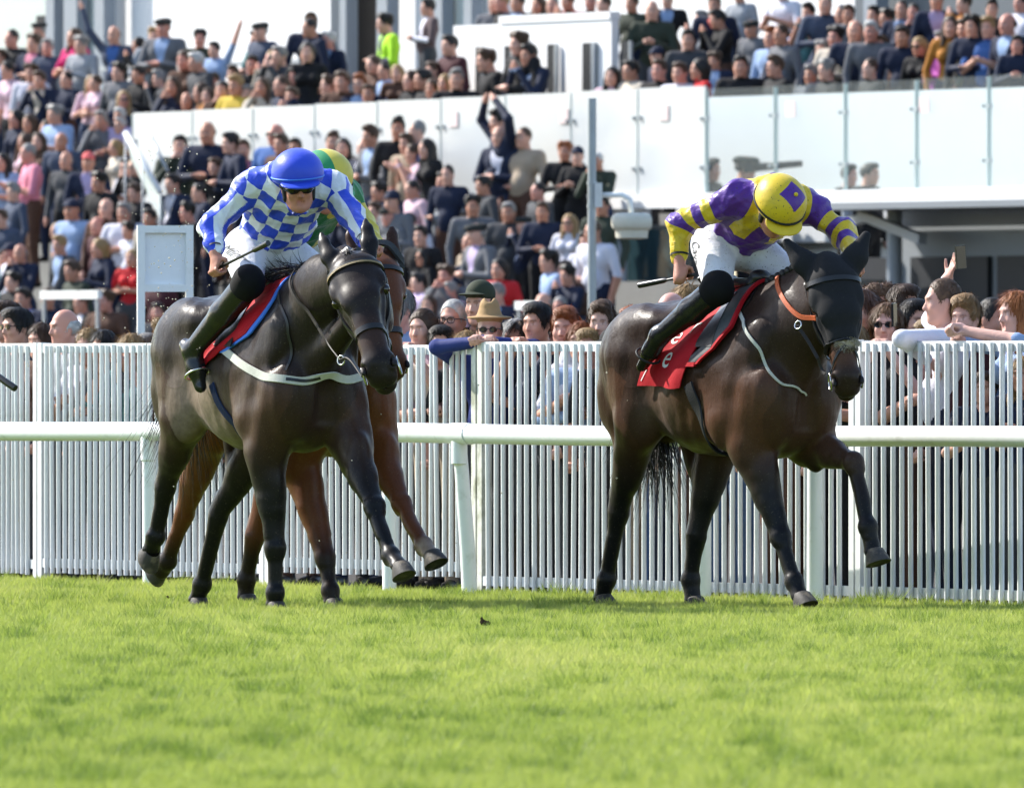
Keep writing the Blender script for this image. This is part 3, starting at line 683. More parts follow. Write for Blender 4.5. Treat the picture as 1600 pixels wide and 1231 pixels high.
def drape(H, outline, name, mat, off=.012, thick=.006, parent=None, nu=26, nv=40, wave=0.0, z0=1.22):
    """a cloth over the back: outline(v) gives front and rear x for girth angle v (degrees, 0 = spine, negative = right side)"""
    Fd = H['F']; vs = np.linspace(outline[0], outline[1], nv); V = []
    for ph in vs:
        xf, xr = outline[2](ph)
        for j in range(nu): V.append((xr + (xf - xr) * j / (nu - 1), ph))
    V = np.array(V); x = V[:, 0]; ph = np.radians(V[:, 1]); d = np.stack([0 * x, np.sin(ph), np.cos(ph)], 1); c = np.stack([x, 0 * x, 0 * x + z0], 1)
    R = np.linspace(.75, .05, 141); hit = np.full(len(x), .3); done = np.zeros(len(x), bool)
    for r in R:
        D = Fd.sample(c + d * r); new = (~done) & (D < 0); hit[new] = r; done |= new
    hit = hit.reshape(nv, nu)
    for _ in range(3):
        hit[1:-1] = .5 * hit[1:-1] + .25 * (hit[:-2] + hit[2:]); hit[:, 1:-1] = .5 * hit[:, 1:-1] + .25 * (hit[:, :-2] + hit[:, 2:])
    jj = np.linspace(0, 1, nu)[None]; vv = np.linspace(0, 1, nv)[:, None]
    r = (hit + off + wave * np.sin(jj * 9 + vv * 4) * np.abs(V[:, 1]).reshape(nv, nu) / 90).ravel()
    P0 = c + d * r[:, None]; P1 = c + d * (r + thick)[:, None]; n = nu * nv; Fs = []
    idx = lambda i, j, o: o + i * nu + j
    for i in range(nv - 1):
        for j in range(nu - 1):
            Fs.append((idx(i, j, n), idx(i, j + 1, n), idx(i + 1, j + 1, n), idx(i + 1, j, n))); Fs.append((idx(i, j, 0), idx(i + 1, j, 0), idx(i + 1, j + 1, 0), idx(i, j + 1, 0)))
    for i in range(nv - 1):
        for j in (0, nu - 1): Fs.append((idx(i, j, 0), idx(i, j, n), idx(i + 1, j, n), idx(i + 1, j, 0)))
    for j in range(nu - 1):
        for i in (0, nv - 1): Fs.append((idx(i, j, 0), idx(i, j + 1, 0), idx(i, j + 1, n), idx(i, j, n)))
    b = MB(); b.add(np.vstack([P0, P1]), Fs); o = b.build(name, mat, parent or H['root'], True, 50)
    grid = P1.reshape(nv, nu, 3)
    def surf(a, bb):     # a 0..1 rear to front, bb 0..1 along the girth
        i = min(max(bb * (nv - 1), 0), nv - 1.001); j = min(max(a * (nu - 1), 0), nu - 1.001); i0, j0 = int(i), int(j); fi, fj = i - i0, j - j0
        p = (grid[i0, j0] * (1 - fi) * (1 - fj) + grid[i0 + 1, j0] * fi * (1 - fj) + grid[i0, j0 + 1] * (1 - fi) * fj + grid[i0 + 1, j0 + 1] * fi * fj)
        ph_ = math.radians(vs[i0]); return p + np.array([0, math.sin(ph_), math.cos(ph_)]) * .003
    return o, surf
def print_text(txt, place, name, mat, parent, size=1.0, font_shear=0.0):
    """flat lettering laid on a surface: place(x, y) gives the 3-D point"""
    cu = bpy.data.curves.new('lettering', 'FONT'); cu.body = txt; cu.size = size; cu.shear = font_shear; cu.resolution_u = 3; cu.align_x = 'CENTER'
    t = bpy.data.objects.new('lettering', cu); me = bpy.data.meshes.new_from_object(t); bpy.data.objects.remove(t)
    bm = bmesh.new(); bm.from_mesh(me); bmesh.ops.triangulate(bm, faces=bm.faces)
    for _ in range(2): bmesh.ops.subdivide_edges(bm, edges=[e for e in bm.edges if e.calc_length() > .12 * size], cuts=1); bmesh.ops.triangulate(bm, faces=bm.faces)
    for v in bm.verts: v.co = Vector([float(q) for q in place(v.co.x, v.co.y)])
    bm.to_mesh(me); bm.free(); me.name = name; return obj(name, me, mat, parent)
def saddle(H, x0, z=None):
    """a small race saddle: seat, flaps, stirrup leathers and irons on both sides"""
    Fd = H['F']; sd = empty('saddle', (0, 0, 0)); sd.parent = H['root']
    zt = z or float(Fd.snap(np.array([[x0, 0, 1.7]]), 0.0)[0][2])
    pr = [RC((x0 - .20, 0, zt + .035), (x0 + .16, 0, zt + .03), .035, .03, .03, ((0, 1, 0), 2.6)), EL((x0 - .21, 0, zt + .06), (.05, .12, .03), k=.03), EL((x0 + .17, 0, zt + .065), (.05, .06, .04), k=.03)]
    f_ = Field(pr, .012); V, Q = f_.nets(1); obj('seat', mesh_np('seat', V, [Q]), m_saddle, sd)
    for y in (-1, 1):
        vs = lambda ph: (x0 + .13 + .0006 * (abs(ph) - 20), x0 - .05 + .0004 * (abs(ph) - 20))
        o, _ = drape(H, (y * 18, y * 78, vs), 'flap', m_saddle, off=.026, thick=.006, parent=sd, nu=12, nv=16)
    return sd
# ----- H2: the hooded leader
S2 = f2.side
IP = lambda p, xs, ys: float(np.interp(abs(p), xs, ys))
cl2, sf2 = drape(H2, (-114, 100, lambda p: (IP(p, (0, 30, 60, 114), (.30, .30, .22, .10)), IP(p, (0, 30, 60, 114), (-.12, -.12, -.16, -.32)))), 'number_cloth', m_red, off=.024, thick=.006, wave=.010)
PF = ((0, 30, 55, 80, 94), (.40, .41, .43, .35, .23))
drape(H2, (-93, 93, lambda p: (IP(p, *PF) - .018, IP(p, *PF) - .13)), 'saddle_pad', m_greypad, off=.020, thick=.010, nu=12)
drape(H2, (-95, 95, lambda p: (IP(p, *PF), IP(p, *PF) - .020)), 'pad_piping', m_red, off=.020, thick=.016, nu=4)
for y in (-1, 1): drape(H2, (y * 93.2, y * 97, lambda p: (IP(p, *PF) - .021, IP(p, *PF) - .135)), 'pad_piping', m_red, off=.020, thick=.016, nu=8, nv=4)
saddle(H2, .16)
for txt, a0, b0, sz in (('e', .50, .075, .27), ('e', .40, .185, .25), ('r', .70, .235, .25), ('7', .10, .02, .14)):
    print_text(txt, lambda x, y, a0=a0, b0=b0: sf2(a0 + x * 1.6, b0 + y * .55), 'lettering', m_whiteprint, H2['root'], sz)
strap(H2['F'], [S2(1075, 600, -.30), S2(1085, 640, -.30), S2(1110, 690, -.24), S2(1150, 735, -.12), S2(1180, 745, 0)], .066, .008, 'girth', m_blackweb, H2['root'], 40, off=.010)
strap(H2['F'], [S2(1140, 475, -.22), S2(1152, 500, -.25), S2(1168, 530, -.27), S2(1188, 556, -.26), S2(1210, 578, -.22), S2(1228, 596, -.16), (.80, -.08, 1.08), (.82, 0, 1.02)], .020, .005, 'breast_strap', m_webbing, H2['root'], 60, off=.006, taper=lambda t: 1 - .55 * t)
strap(H2['F'], [S2(1140, 475, -.22), S2(1160, 458, -.16), S2(1180, 440, -.06), S2(1195, 434, .02)], .014, .004, 'neck_strap', m_leather, H2['root'], 30)
# hood with ears, cut off across the nose, eye holes open
def hood(H):
    a, w_, n_, P, sc = H['a'], H['w'], H['n'], H['P'], H['sc']
    nk = RC(H['neck'][-1][0] * .25 + P * .75, P + a * .05 * sc - n_ * .05 * sc, .105, .10 * sc, .05, (w_, .74), 5)
    pr = [q for q in H['hp']] + [nk]
    for y in (-1, 1):
        def Pp(s_, yy, q): return P + (a * s_ + w_ * yy + n_ * q) * sc
        fl = (n_, .62)
        pr += [RC(Pp(.01, y * .075, -.01), Pp(-.065, y * .125, .0), .042, .046, .03, fl, 4), RC(Pp(-.065, y * .125, 0), Pp(-.170, y * .190, -.005), .046, .011, .02, fl, 4)]
        pr += [EL(Pp(.193, y * .110, .012), np.array([.050, .05, .036]) * sc, np.stack([a, w_, n_]), .006, 4, True)]
    def cut(D, ax):
        X = ax[0][:, None, None] - P[0]; Y = ax[1][None, :, None] - P[1]; Z = ax[2][None, None, :] - P[2]
        s_ = (X * a[0] + Y * a[1] + Z * a[2]) / sc; q_ = (X * n_[0] + Y * n_[1] + Z * n_[2]) / sc
        return np.maximum(np.maximum(D, (s_ - .365 - .10 * np.clip(-q_, 0, .2)) * sc), (-q_ - .20 - .3 * s_) * sc * .6)
    F_ = Field(pr, .0075, off=.011, extra=cut); V, Q = F_.nets(1)
    return obj('hood', mesh_np('hood', V, [Q]), simple('black hood lycra', (.012, .012, .014), .8, .25, var=.25, nscale=60, bmp=.25, bscale=240, dirt=((.10, .09, .08), 160, .66, .8)), H['root']), F_
_, FH = hood(H2)
b2 = bridle(H2, m_leather, nose=False, snapF=FH)
Sx = lambda pts, wd, nm, mt, Fd=H2['F'], n=50, **k: strap(Fd, [HD(H2, *p) for p in pts], wd, .005, nm, mt, b2, n, **k)
Sx([(.385, y0, q0) for y0, q0 in ((-.02, -.14), (-.065, -.10), (-.07, -.03), (-.055, .05), (0, .09), (.055, .05), (.07, -.03), (.065, -.10), (.02, -.14))], .020, 'noseband', m_leather, FH)
Sx([(.40, .015, .09), (.44, -.03, .07), (.50, -.058, .02), (.53, -.062, -.045)], .012, 'grackle_strap', m_leather)
Sx([(.40, .015, .09), (.44, .05, .06), (.50, .06, .0), (.53, .062, -.045)], .012, 'grackle_strap', m_leather)
def fleece(H, c, r, n=420):
    b = MB(); rr_ = random.Random(4)
    for _ in range(n):
        d = Vector((rr_.gauss(0, 1), rr_.gauss(0, 1), rr_.gauss(0, 1))).normalized()
        p = Vector(c) + Vector([d.dot(Vector(H['a'])) * 0] * 3) + Vector(H['w']) * d.x * r * 1.25 + Vector(H['a']) * d.y * r * .72 + Vector(H['n']) * abs(d.z) * r * .55
        q = p + (Vector(H['w']) * d.x + Vector(H['a']) * (d.y + .35) + Vector(H['n']) * abs(d.z)) * r * (.35 + .3 * rr_.random())
        sdv = d.orthogonal() * .0022
        b.add([p - sdv, p + sdv, q], [(0, 1, 2)])
    return b
o = fleece(H2, HD(H2, .395, .012, .062), .040).build('fleece_pad', m_fleece, b2)
f_ = Field([EL(HD(H2, .395, .012, .066), np.array([.028, .046, .020]), np.stack([H2['a'], H2['w'], H2['n']]))], .005); V, Q = f_.nets(); obj('fleece_core', mesh_np('fleece_core', V, [Q]), m_fleece, b2)
# reins, right side in view: from the bit up to the rider's hand, rubber grip along the neck
rb = S2(1289, 585, -.12)
strap(H2['F'], [S2(1278, 560, -.14), S2(1262, 532, -.16), S2(1248, 512, -.18), S2(1246, 508, -.18)], .017, .004, 'rein', m_reinl, b2, 20, snap=False, flip=(.85, -.53, 0))
torus(S2(1247, 508, -.18), (.3, -1, .3), .020, .004, 'martingale_ring', m_steel, b2)
strap(H2['F'], [S2(1247, 508, -.18), S2(1232, 490, -.17), S2(1218, 462, -.14), S2(1210, 438, -.09), S2(1209, 424, -.04)], .024, .005, 'rein_grip', m_orange, b2, 30, off=.006)
strap(H2['F'], [S2(1278, 560, -.14), S2(1283, 575, -.12), rb], .015, .004, 'rein', m_reinl, b2, 10, snap=False, flip=(.85, -.53, 0))
# ----- H1
S1 = f1.side
BF = ((0, 28, 65, 80, 92, 104), (.47, .50, .40, .22, .04, -.02))
cl1, sf1 = drape(H1, (-103, 90, lambda p: (IP(p, *BF) - .045 + .04 * (abs(p) > 85), IP(p, (0, 40, 70, 104), (-.05, -.02, -.10, -.26)))), 'number_cloth', m_red, off=.018, thick=.006, wave=.012)
drape(H1, (-84, 84, lambda p: (IP(p, *BF), IP(p, *BF) - .16)), 'saddle_pad', m_bluecl, off=.008, thick=.008, nu=12)
saddle(H1, .10)
strap(H1['F'], [S1(330, 600, -.30), S1(342, 632, -.28), S1(362, 668, -.24), S1(393, 700, -.12), S1(420, 712, 0)], .050, .006, 'girth', m_navyweb, H1['root'], 40)
strap(H1['F'], [(.02, -.30, 1.33), (.18, -.32, 1.27), (.38, -.32, 1.20), (.58, -.28, 1.14), (.74, -.18, 1.115), (.84, 0, 1.11), (.74, .18, 1.13), (.58, .28, 1.15), (.38, .32, 1.20), (.02, .30, 1.33)], .042, .006, 'breast_girth', m_webbing, H1['root'], 90, off=.007)
strap(H1['F'], [S1(452, 452, -.05), S1(443, 470, -.14), S1(438, 500, -.24), S1(437, 545, -.28), S1(434, 566, -.28)], .014, .004, 'neck_strap', m_leather, H1['root'], 30)
strap(H1['F'], [(.72, -.20, 1.118), (.78, -.13, 1.113), (.82, -.06, 1.11)], .016, .009, 'buckle_leather', m_leather, H1['root'], 14, off=.007)
b1 = bridle(H1, m_leather)
strap(H1['F'], [HD(H1, *p) for p in [(.066, -.10, .0), (.080, -.085, .05), (.080, -.03, .10), (.080, .03, .10), (.080, .085, .05), (.066, .10, 0)]], .012, .0075, 'plaited_browband', m_grass_br, b1, 40)
strap(H1['F'], [S1(533, 563, -.19), S1(515, 540, -.165), S1(498, 512, -.15), S1(478, 480, -.15), S1(465, 454, -.14), S1(467, 440, -.10), S1(480, 424, -.05), S1(498, 410, .0)], .020, .005, 'rein', m_reinl, b1, 60, off=.010, push=True)
torus(S1(533, 563, -.19), (.4, -1, .1), .022, .004, 'rein_ring', m_steel, b1)
strap(H1['F'], [S1(533, 563, -.19), S1(545, 560, -.20), HD(H1, .535, -.068, -.05)], .016, .005, 'rein', m_reinl, b1, 10, push=True, off=.006)
# ----- H3
S3 = f3.side
drape(H3, (-80, 80, lambda p: (.25 - .003 * max(abs(p) - 12, 0), -.40)), 'number_cloth', m_red, off=.010, thick=.006)
saddle(H3, .02); b3 = bridle(H3, m_leather)
m_cheek = simple('grey cheekpiece sheepskin', (.05, .055, .06), .8, .2, var=.3, nscale=60, bmp=.6, bscale=150)
for y in (-1, 1):
    strap(H3['F'], [HD(H3, *p) for p in [(-.12, y * .062, .0), (-.05, y * .075, .0), (.03, y * .10, -.01)]], .03, .022, 'ear_roll', m_cheek, b3, 16, off=.012)
# manes: plaits along the crest, forelocks; tails
def bobbles(H, pts, name, r=.017, n=9):
    C = spline(pts, n); C = H['F'].snap(C, .012, 5); b = []
    for i, c in enumerate(C):
        f_ = Field([EL(c, (r * 1.1, r, r)), EL(c + np.array([.006, 0, -.012]), (r * .8,) * 3)], .005); V, Q = f_.nets(); obj(name, mesh_np(name, V, [Q]), m_hair, H['root'])
bobbles(H2, [S2(1172, 437, 0), S2(1200, 424, 0), S2(1226, 413, 0), S2(1252, 405, 0)], 'mane_plait', .016, 11)
bobbles(H1, [S1(470, 430, 0), S1(485, 416, -.01), S1(502, 402, -.02), S1(515, 394, -.04)], 'mane_plait', .015, 8)
def locks(H, roots, dirs, name, n=160, length=.2, wd=.004, seed=1, spread=.05, curl=.04, taper=1.0):
    """a hank of hair: curved tapering strands joined into one part"""
    rr_ = np.random.default_rng(seed); b = MB(); roots = np.asarray(roots, float)
    for _ in range(n):
        t = rr_.random() * (len(roots) - 1); i = min(int(t), len(roots) - 2); p = roots[i] * (1 - t + i) + roots[i + 1] * (t - i) + rr_.normal(0, spread * .35, 3)
        d = unit(np.asarray(dirs, float) + rr_.normal(0, .16, 3)); ln = length * (.6 + .5 * rr_.random()); sdv = unit(np.cross(d, rr_.normal(0, 1, 3))); dr = rr_.normal(0, curl, 3)
        Vv = []; m = 5
        for k in range(m):
            f = k / (m - 1); q = p + d * ln * f + dr * f * f + np.array([0, 0, -.25 * ln]) * f * f
            wv = sdv * wd * (1 - f * taper * .9); Vv += [q - wv, q + wv]
        b.add(Vv, [(2 * k, 2 * k + 1, 2 * k + 3, 2 * k + 2) for k in range(m - 1)])
    return b.build(name, m_hair, H['root'])
locks(H1, [S1(440, 430, .0), S1(462, 426, .0), S1(480, 424, .02)], (-.35, -.35, .05), 'mane', 260, .13, .004, 2, .05, .05)
locks(H1, [HD(H1, -.02, 0, .06), HD(H1, .0, 0, .07)], H1['a'] * .8 + H1['n'] * .5, 'forelock', 120, .06, .003, 3, .03, .015)
locks(H2, [(-.82, .04, 1.30), (-.80, .10, 1.16), (-.78, .12, 1.0)], (-.02, .03, -1.), 'tail', 650, .44, .005, 4, .09, .07)
locks(H1, [(-.80, 0, 1.36), (-.86, 0, 1.30), (-.88, .02, 1.2)], (-.25, .0, -1.), 'tail', 420, .50, .004, 5, .07, .10)
locks(H3, [(-.80, 0, 1.33), (-.84, 0, 1.22)], (-.2, .1, -1.), 'tail', 400, .50, .005, 6, .07, .08)
# ------------------------------------------------------------------ people: heads and hands
def face_prims(c, f, up, sc=1.0, tg=0, mouth=0.0, ears=True, k=.02):
    f = unit(f); up = unit(np.asarray(up, float) - f * (np.asarray(up) @ f)); w = np.cross(up, f); R = np.stack([f, w, up])
    P = lambda a, b, d: c + (f * a + w * b + up * d) * sc
    E = lambda p, r, kk=k, sub=False: EL(P(*p), np.array(r) * sc, R, kk * sc, tg, sub)
    C = lambda p, q, a, b, kk=.012, sub=False, fl=None: RC(P(*p), P(*q), a * sc, b * sc, kk * sc, fl, tg, sub)
    H = [E((-.012, 0, .022), (.096, .076, .098), .02), E((.030, 0, -.045), (.060, .060, .082), .03), C((.02, 0, -.085), (.058, 0, -.108), .050, .028, .03),
         E((.068, 0, -.112), (.020, .024, .017), .015), C((.086, 0, .0), (.104, 0, -.040), .009, .0135, .010), E((.098, 0, -.046), (.016, .018, .009), .008),
         C((.080, -.034, .017), (.080, .034, .017), .014, .014, .02), C((.080, -.018, -.073), (.080, .018, -.073), .0085, .0085, .012)]
    if mouth: H += [E((.092, 0, -.076), (.016, .019, .010 + mouth), .004, True)]
    else: H += [C((.094, -.018, -.073), (.094, .018, -.073), .003, .003, .004, True)]
    for y in (-1, 1):
        H += [E((.060, y * .040, -.038), (.026, .022, .024), .02), E((.094, y * .031, -.004), (.013, .017, .011), .012, True), E((.073, y * .031, -.005), (.013, .0135, .0125), .006),
              C((.0, y * .052, -.06), (.045, y * .03, -.105), .026, .020, .02)]
        if ears: H += [E((-.012, y * .078, -.018), (.022, .010, .032), .008)]
    return H, P
def hand_prims(wrist, c, h, b, tg=0, sc=1.0, r=.0093, grip=True):
    """a closed hand round a handle at c along h; b points to the back of the hand; thumb on the +h side"""
    h = unit(h); b = unit(np.asarray(b, float) - h * (np.asarray(b, float) @ h)); t = np.cross(h, b)
    P = lambda x, y, z: np.asarray(c) + (h * x + b * y + t * z) * sc
    R = np.stack([h, b, t]); H = [EL(P(0, .026, -.002), np.array([.043, .017, .042]) * sc, R, .012, tg), RC(wrist, P(0, .026, -.03), .027 * sc, .030 * sc, .02, None, tg)]
    for i, o in enumerate((-.033, -.011, .011, .033)):
        ln = (.85, .97, 1.0, .95)[i]
        k1, k2, k3, k4 = P(o, .028, .034), P(o * .98, .004, .046 * ln), P(o * .96, -.022 * ln, .022), P(o * .96, -.022, -.006)
        H += [RC(k1, k2, r * 1.08 * sc, r * sc, .004, None, tg), RC(k2, k3, r * sc, r * .95 * sc, .004, None, tg), RC(k3, k4, r * .95 * sc, r * .8 * sc, .004, None, tg)]
    H += [RC(P(.022, .020, -.034), P(.050, .004, -.030), r * 1.35 * sc, r * 1.1 * sc, .008, None, tg), RC(P(.050, .004, -.030), P(.046, -.020, -.004), r * 1.1 * sc, r * .95 * sc, .005, None, tg)]
    return H
def open_hand(wrist, palm_c, fdir, nrm, tg=0, sc=1.0, spread=.12, curl=.25):
    """an open, slightly curled hand: fingers along fdir, palm facing nrm"""
    f = unit(fdir); n = unit(np.asarray(nrm, float) - f * (np.asarray(nrm, float) @ f)); s_ = np.cross(n, f)
    R = np.stack([f, s_, n]); H = [EL(palm_c, np.array([.046, .040, .015]) * sc, R, .012, tg), RC(wrist, np.asarray(palm_c) - f * .03 * sc, .026 * sc, .028 * sc, .02, None, tg)]
    for i, o in enumerate((-.030, -.010, .010, .030)):
        ln = (.056, .072, .078, .070)[i] * sc; d = unit(f + s_ * o * spread * 25); p0 = np.asarray(palm_c) + (f * .036 + s_ * o) * sc
        p1 = p0 + d * ln * .5; p2 = p1 + unit(d + n * curl) * ln * .5
        H += [RC(p0, p1, .0095 * sc, .009 * sc, .006, None, tg), RC(p1, p2, .009 * sc, .0075 * sc, .004, None, tg)]
    q0 = np.asarray(palm_c) + (-f * .015 + s_ * .034) * sc; q1 = q0 + unit(f * .7 + s_ + n * .3) * .042 * sc; q2 = q1 + unit(f + s_ * .3 + n * .3) * .03 * sc
    return H + [RC(q0, q1, .0125 * sc, .011 * sc, .008, None, tg), RC(q1, q2, .011 * sc, .009 * sc, .004, None, tg)]
def skin_mat():
    m, nt, b = _nt('skin'); a = attr(nt, 'col_skin', 'OBJECT'); t = attr(nt, 'tint')
    c = mixrgb(nt, math_n(nt, 'MULTIPLY_ADD', noise(nt, 14, 4), .5, -.05), a.outputs['Color'], (.62, .27, .20))
    c = mixrgb(nt, .55, a.outputs['Color'], c); c = mixrgb(nt, t.outputs['Alpha'], c, t.outputs['Color'])
    L(nt, c, b.inputs['Base Color']); b.inputs['Roughness'].default_value = .48; b.inputs['Specular IOR Level'].default_value = .35
    bump(nt, b, noise(nt, 120, 3), .12, .004); return m
m_skin = skin_mat()
def face_tint(V, P_inv, brow=(.05, .03, .02), lip=(.42, .14, .12), mouth=False, browA=.75, stubble=0.0):
    """brows, eyes, lips as colour of the skin itself"""
    a, b, d = P_inv(V); T = np.zeros((len(V), 4))
    def put(mask, col, al):
        al = al * mask; T[:, :3] = np.where(al[:, None] > T[:, 3:4], np.array(col), T[:, :3]); T[:, 3] = np.maximum(T[:, 3], al)
    g = lambda x, s: np.exp(-(x / s) ** 2)
    ab = np.abs(b); front = (a > .045)
    if stubble: put(front * smoothstep(-d, .045, .075) * (ab < .06), (.16, .10, .08), stubble)
    put(front * g(d - .015 - .10 * (ab - .03) * (ab < .03), .0065) * smoothstep(ab, .008, .014) * (1 - smoothstep(ab, .046, .052)), brow, browA)
    put(front * g(d + .005, .0065) * g(ab - .031, .015), (.75, .70, .68), .75)
    put(front * g(d + .005, .0075) * g(ab - .031, .0075), (.03, .02, .015), .95)
    put(front * g(d - .0035, .0035) * g(ab - .031, .016), (.06, .035, .03), .7)
    put(front * g(d + .073, .0085) * (1 - smoothstep(ab, .018, .026)), lip, .65)
    put((a > .06) * g(d + .073, .003) * (1 - smoothstep(ab, .018, .024)), (.10, .03, .03), .8)
    put((a > .08) * g(d + .050, .005) * g(ab - .008, .005), (.20, .08, .06), .7)
    return T
def inv_head(c, f, up, sc):
    f = unit(f); up = unit(np.asarray(up, float) - f * (np.asarray(up) @ f)); w = np.cross(up, f)
    return lambda V: tuple(((V - c) @ q) / sc for q in (f, w, up))
# ------------------------------------------------------------------ jockeys
def cloth_pattern(name, fn, mud=0.0, rough=.42, wrinkle=.55):
    m, nt, b = _nt(name); c = fn(nt)
    if mud:
        f = ramp(nt, noise(nt, 95, 2), [(.66, 0.), (.70, 1.)]); c = mixrgb(nt, math_n(nt, 'MULTIPLY', f, mud), c, (.05, .038, .025))
        f = ramp(nt, noise(nt, 22, 4), [(.55, 0.), (.85, 1.)]); c = mixrgb(nt, math_n(nt, 'MULTIPLY', f, mud * .4), c, (.20, .14, .08))
    L(nt, c, b.inputs['Base Color']); b.inputs['Roughness'].default_value = rough; b.inputs['Specular IOR Level'].default_value = .35; b.inputs['Sheen Weight'].default_value = .1
    tc = N(nt, 'ShaderNodeTexCoord'); mp = N(nt, 'ShaderNodeMapping'); mp.inputs['Scale'].default_value = (9, 16, 22); mp.inputs['Rotation'].default_value = (.4, .7, .3); L(nt, tc.outputs['Object'], mp.inputs[0])
    h1 = noise(nt, 1.3, 3, vec=mp.outputs[0]); h2 = noise(nt, 38, 3)
    bump(nt, b, math_n(nt, 'ADD', math_n(nt, 'MULTIPLY', h1, .9), math_n(nt, 'MULTIPLY', h2, .10)), wrinkle, .016); return m
def gt(nt, x, y): return math_n(nt, 'GREATER_THAN', x, y)
BLUE = (.030, .075, .62); WHT = (.74, .77, .80); YEL = (.66, .47, .018); PUR = (.085, .020, .26); GRN = (.015, .17, .045); LEM = (.60, .50, .07)
def pat_blue(nt):
    tu, tv, sv, sl_ = (attr(nt, k).outputs['Fac'] for k in ('tu', 'tv', 'sv', 'sleeve'))
    wob = math_n(nt, 'MULTIPLY_ADD', noise(nt, 9, 2), .5, -.25)
    a = gt(nt, math_n(nt, 'SINE', math_n(nt, 'MULTIPLY', math_n(nt, 'ADD', tu, math_n(nt, 'MULTIPLY', wob, .06)), math.pi / .072)), 0)
    c = gt(nt, math_n(nt, 'SINE', math_n(nt, 'MULTIPLY', math_n(nt, 'ADD', tv, math_n(nt, 'MULTIPLY', wob, .05)), math.pi / .064)), 0)
    chk = math_n(nt, 'ABSOLUTE', math_n(nt, 'SUBTRACT', a, c))
    st = gt(nt, math_n(nt, 'SINE', math_n(nt, 'MULTIPLY', math_n(nt, 'ADD', sv, math_n(nt, 'MULTIPLY', wob, .3)), 3.0)), .1)
    f = mixrgb(nt, gt(nt, sl_, .5), mixrgb(nt, chk, (0, 0, 0), (1, 1, 1)), mixrgb(nt, st, (0, 0, 0), (1, 1, 1)))
    return mixrgb(nt, f, BLUE, WHT)
def pat_purple(nt):
    tu, tv, su, sl_ = (attr(nt, k).outputs['Fac'] for k in ('tu', 'tv', 'su', 'sleeve'))
    hoop = gt(nt, math_n(nt, 'SINE', math_n(nt, 'MULTIPLY_ADD', su, math.pi / .055, -.7)), .0)
    hoop = math_n(nt, 'MULTIPLY', hoop, gt(nt, math_n(nt, 'MULTIPLY', su, -1.0), -.43)); hoop = math_n(nt, 'MULTIPLY', hoop, gt(nt, su, .095))
    at_ = math_n(nt, 'ABSOLUTE', math_n(nt, 'SUBTRACT', math_n(nt, 'ABSOLUTE', tu), .10))
    br = math_n(nt, 'MULTIPLY', gt(nt, math_n(nt, 'MULTIPLY', at_, -1), -.044), gt(nt, tv, .22))
    f = mixrgb(nt, gt(nt, sl_, .5), mixrgb(nt, br, (1, 1, 1), (0, 0, 0)), mixrgb(nt, hoop, (0, 0, 0), (1, 1, 1)))
    return mixrgb(nt, f, YEL, PUR)
def pat_green(nt):
    v = N(nt, 'ShaderNodeTexVoronoi'); v.inputs['Scale'].default_value = 7.5; tc = N(nt, 'ShaderNodeTexCoord'); L(nt, tc.outputs['Object'], v.inputs['Vector'])
    f = ramp(nt, v.outputs['Distance'], [(.34, 1.), (.36, 0.)]); sl_ = attr(nt, 'sleeve').outputs['Fac']
    return mixrgb(nt, mixrgb(nt, gt(nt, sl_, .5), mixrgb(nt, f, (1, 1, 1), (0, 0, 0)), f), LEM, GRN)
m_silk = dict(blue=cloth_pattern('blue and white silks', pat_blue), purple=cloth_pattern('purple and yellow silks', pat_purple, .9), green=cloth_pattern('green and yellow silks', pat_green))
m_breech = cloth_pattern('white breeches', lambda nt: mixrgb(nt, noise(nt, 6, 4), (.66, .67, .72), (.76, .77, .82)), .35, .6)
m_breech2 = cloth_pattern('mud flecked white breeches', lambda nt: mixrgb(nt, noise(nt, 6, 4), (.66, .67, .72), (.76, .77, .82)), .75, .6)
m_boot = simple('black riding boot', (.013, .013, .014), .26, .55, var=.3, nscale=20, bmp=.25, bscale=30)
m_sock = simple('black stretch cuff', (.007, .007, .008), .85, .2, var=.2)
m_goggle = simple('dark goggle lens', (.010, .010, .010), .08, .6, var=.2)
m_gstrap = simple('black goggle strap', (.014, .014, .015), .6, .3, var=.3)
m_whip = simple('black leather whip', (.015, .015, .015), .32, .5, var=.3, nscale=60)
def helm_mat(name, kind):
    def fn(nt):
        if kind == 'blue': return mixrgb(nt, noise(nt, 8, 3), (.022, .060, .56), (.035, .085, .68))
        d = attr(nt, 'dia').outputs['Fac']
        if kind == 'purple': return mixrgb(nt, gt(nt, 1.0, d), YEL, PUR)
        q = attr(nt, 'quarter').outputs['Fac']; return mixrgb(nt, gt(nt, q, 0.0), (.02, .24, .09), LEM)
    return cloth_pattern(name, fn, .9 if kind == 'purple' else 0., .45, .16)
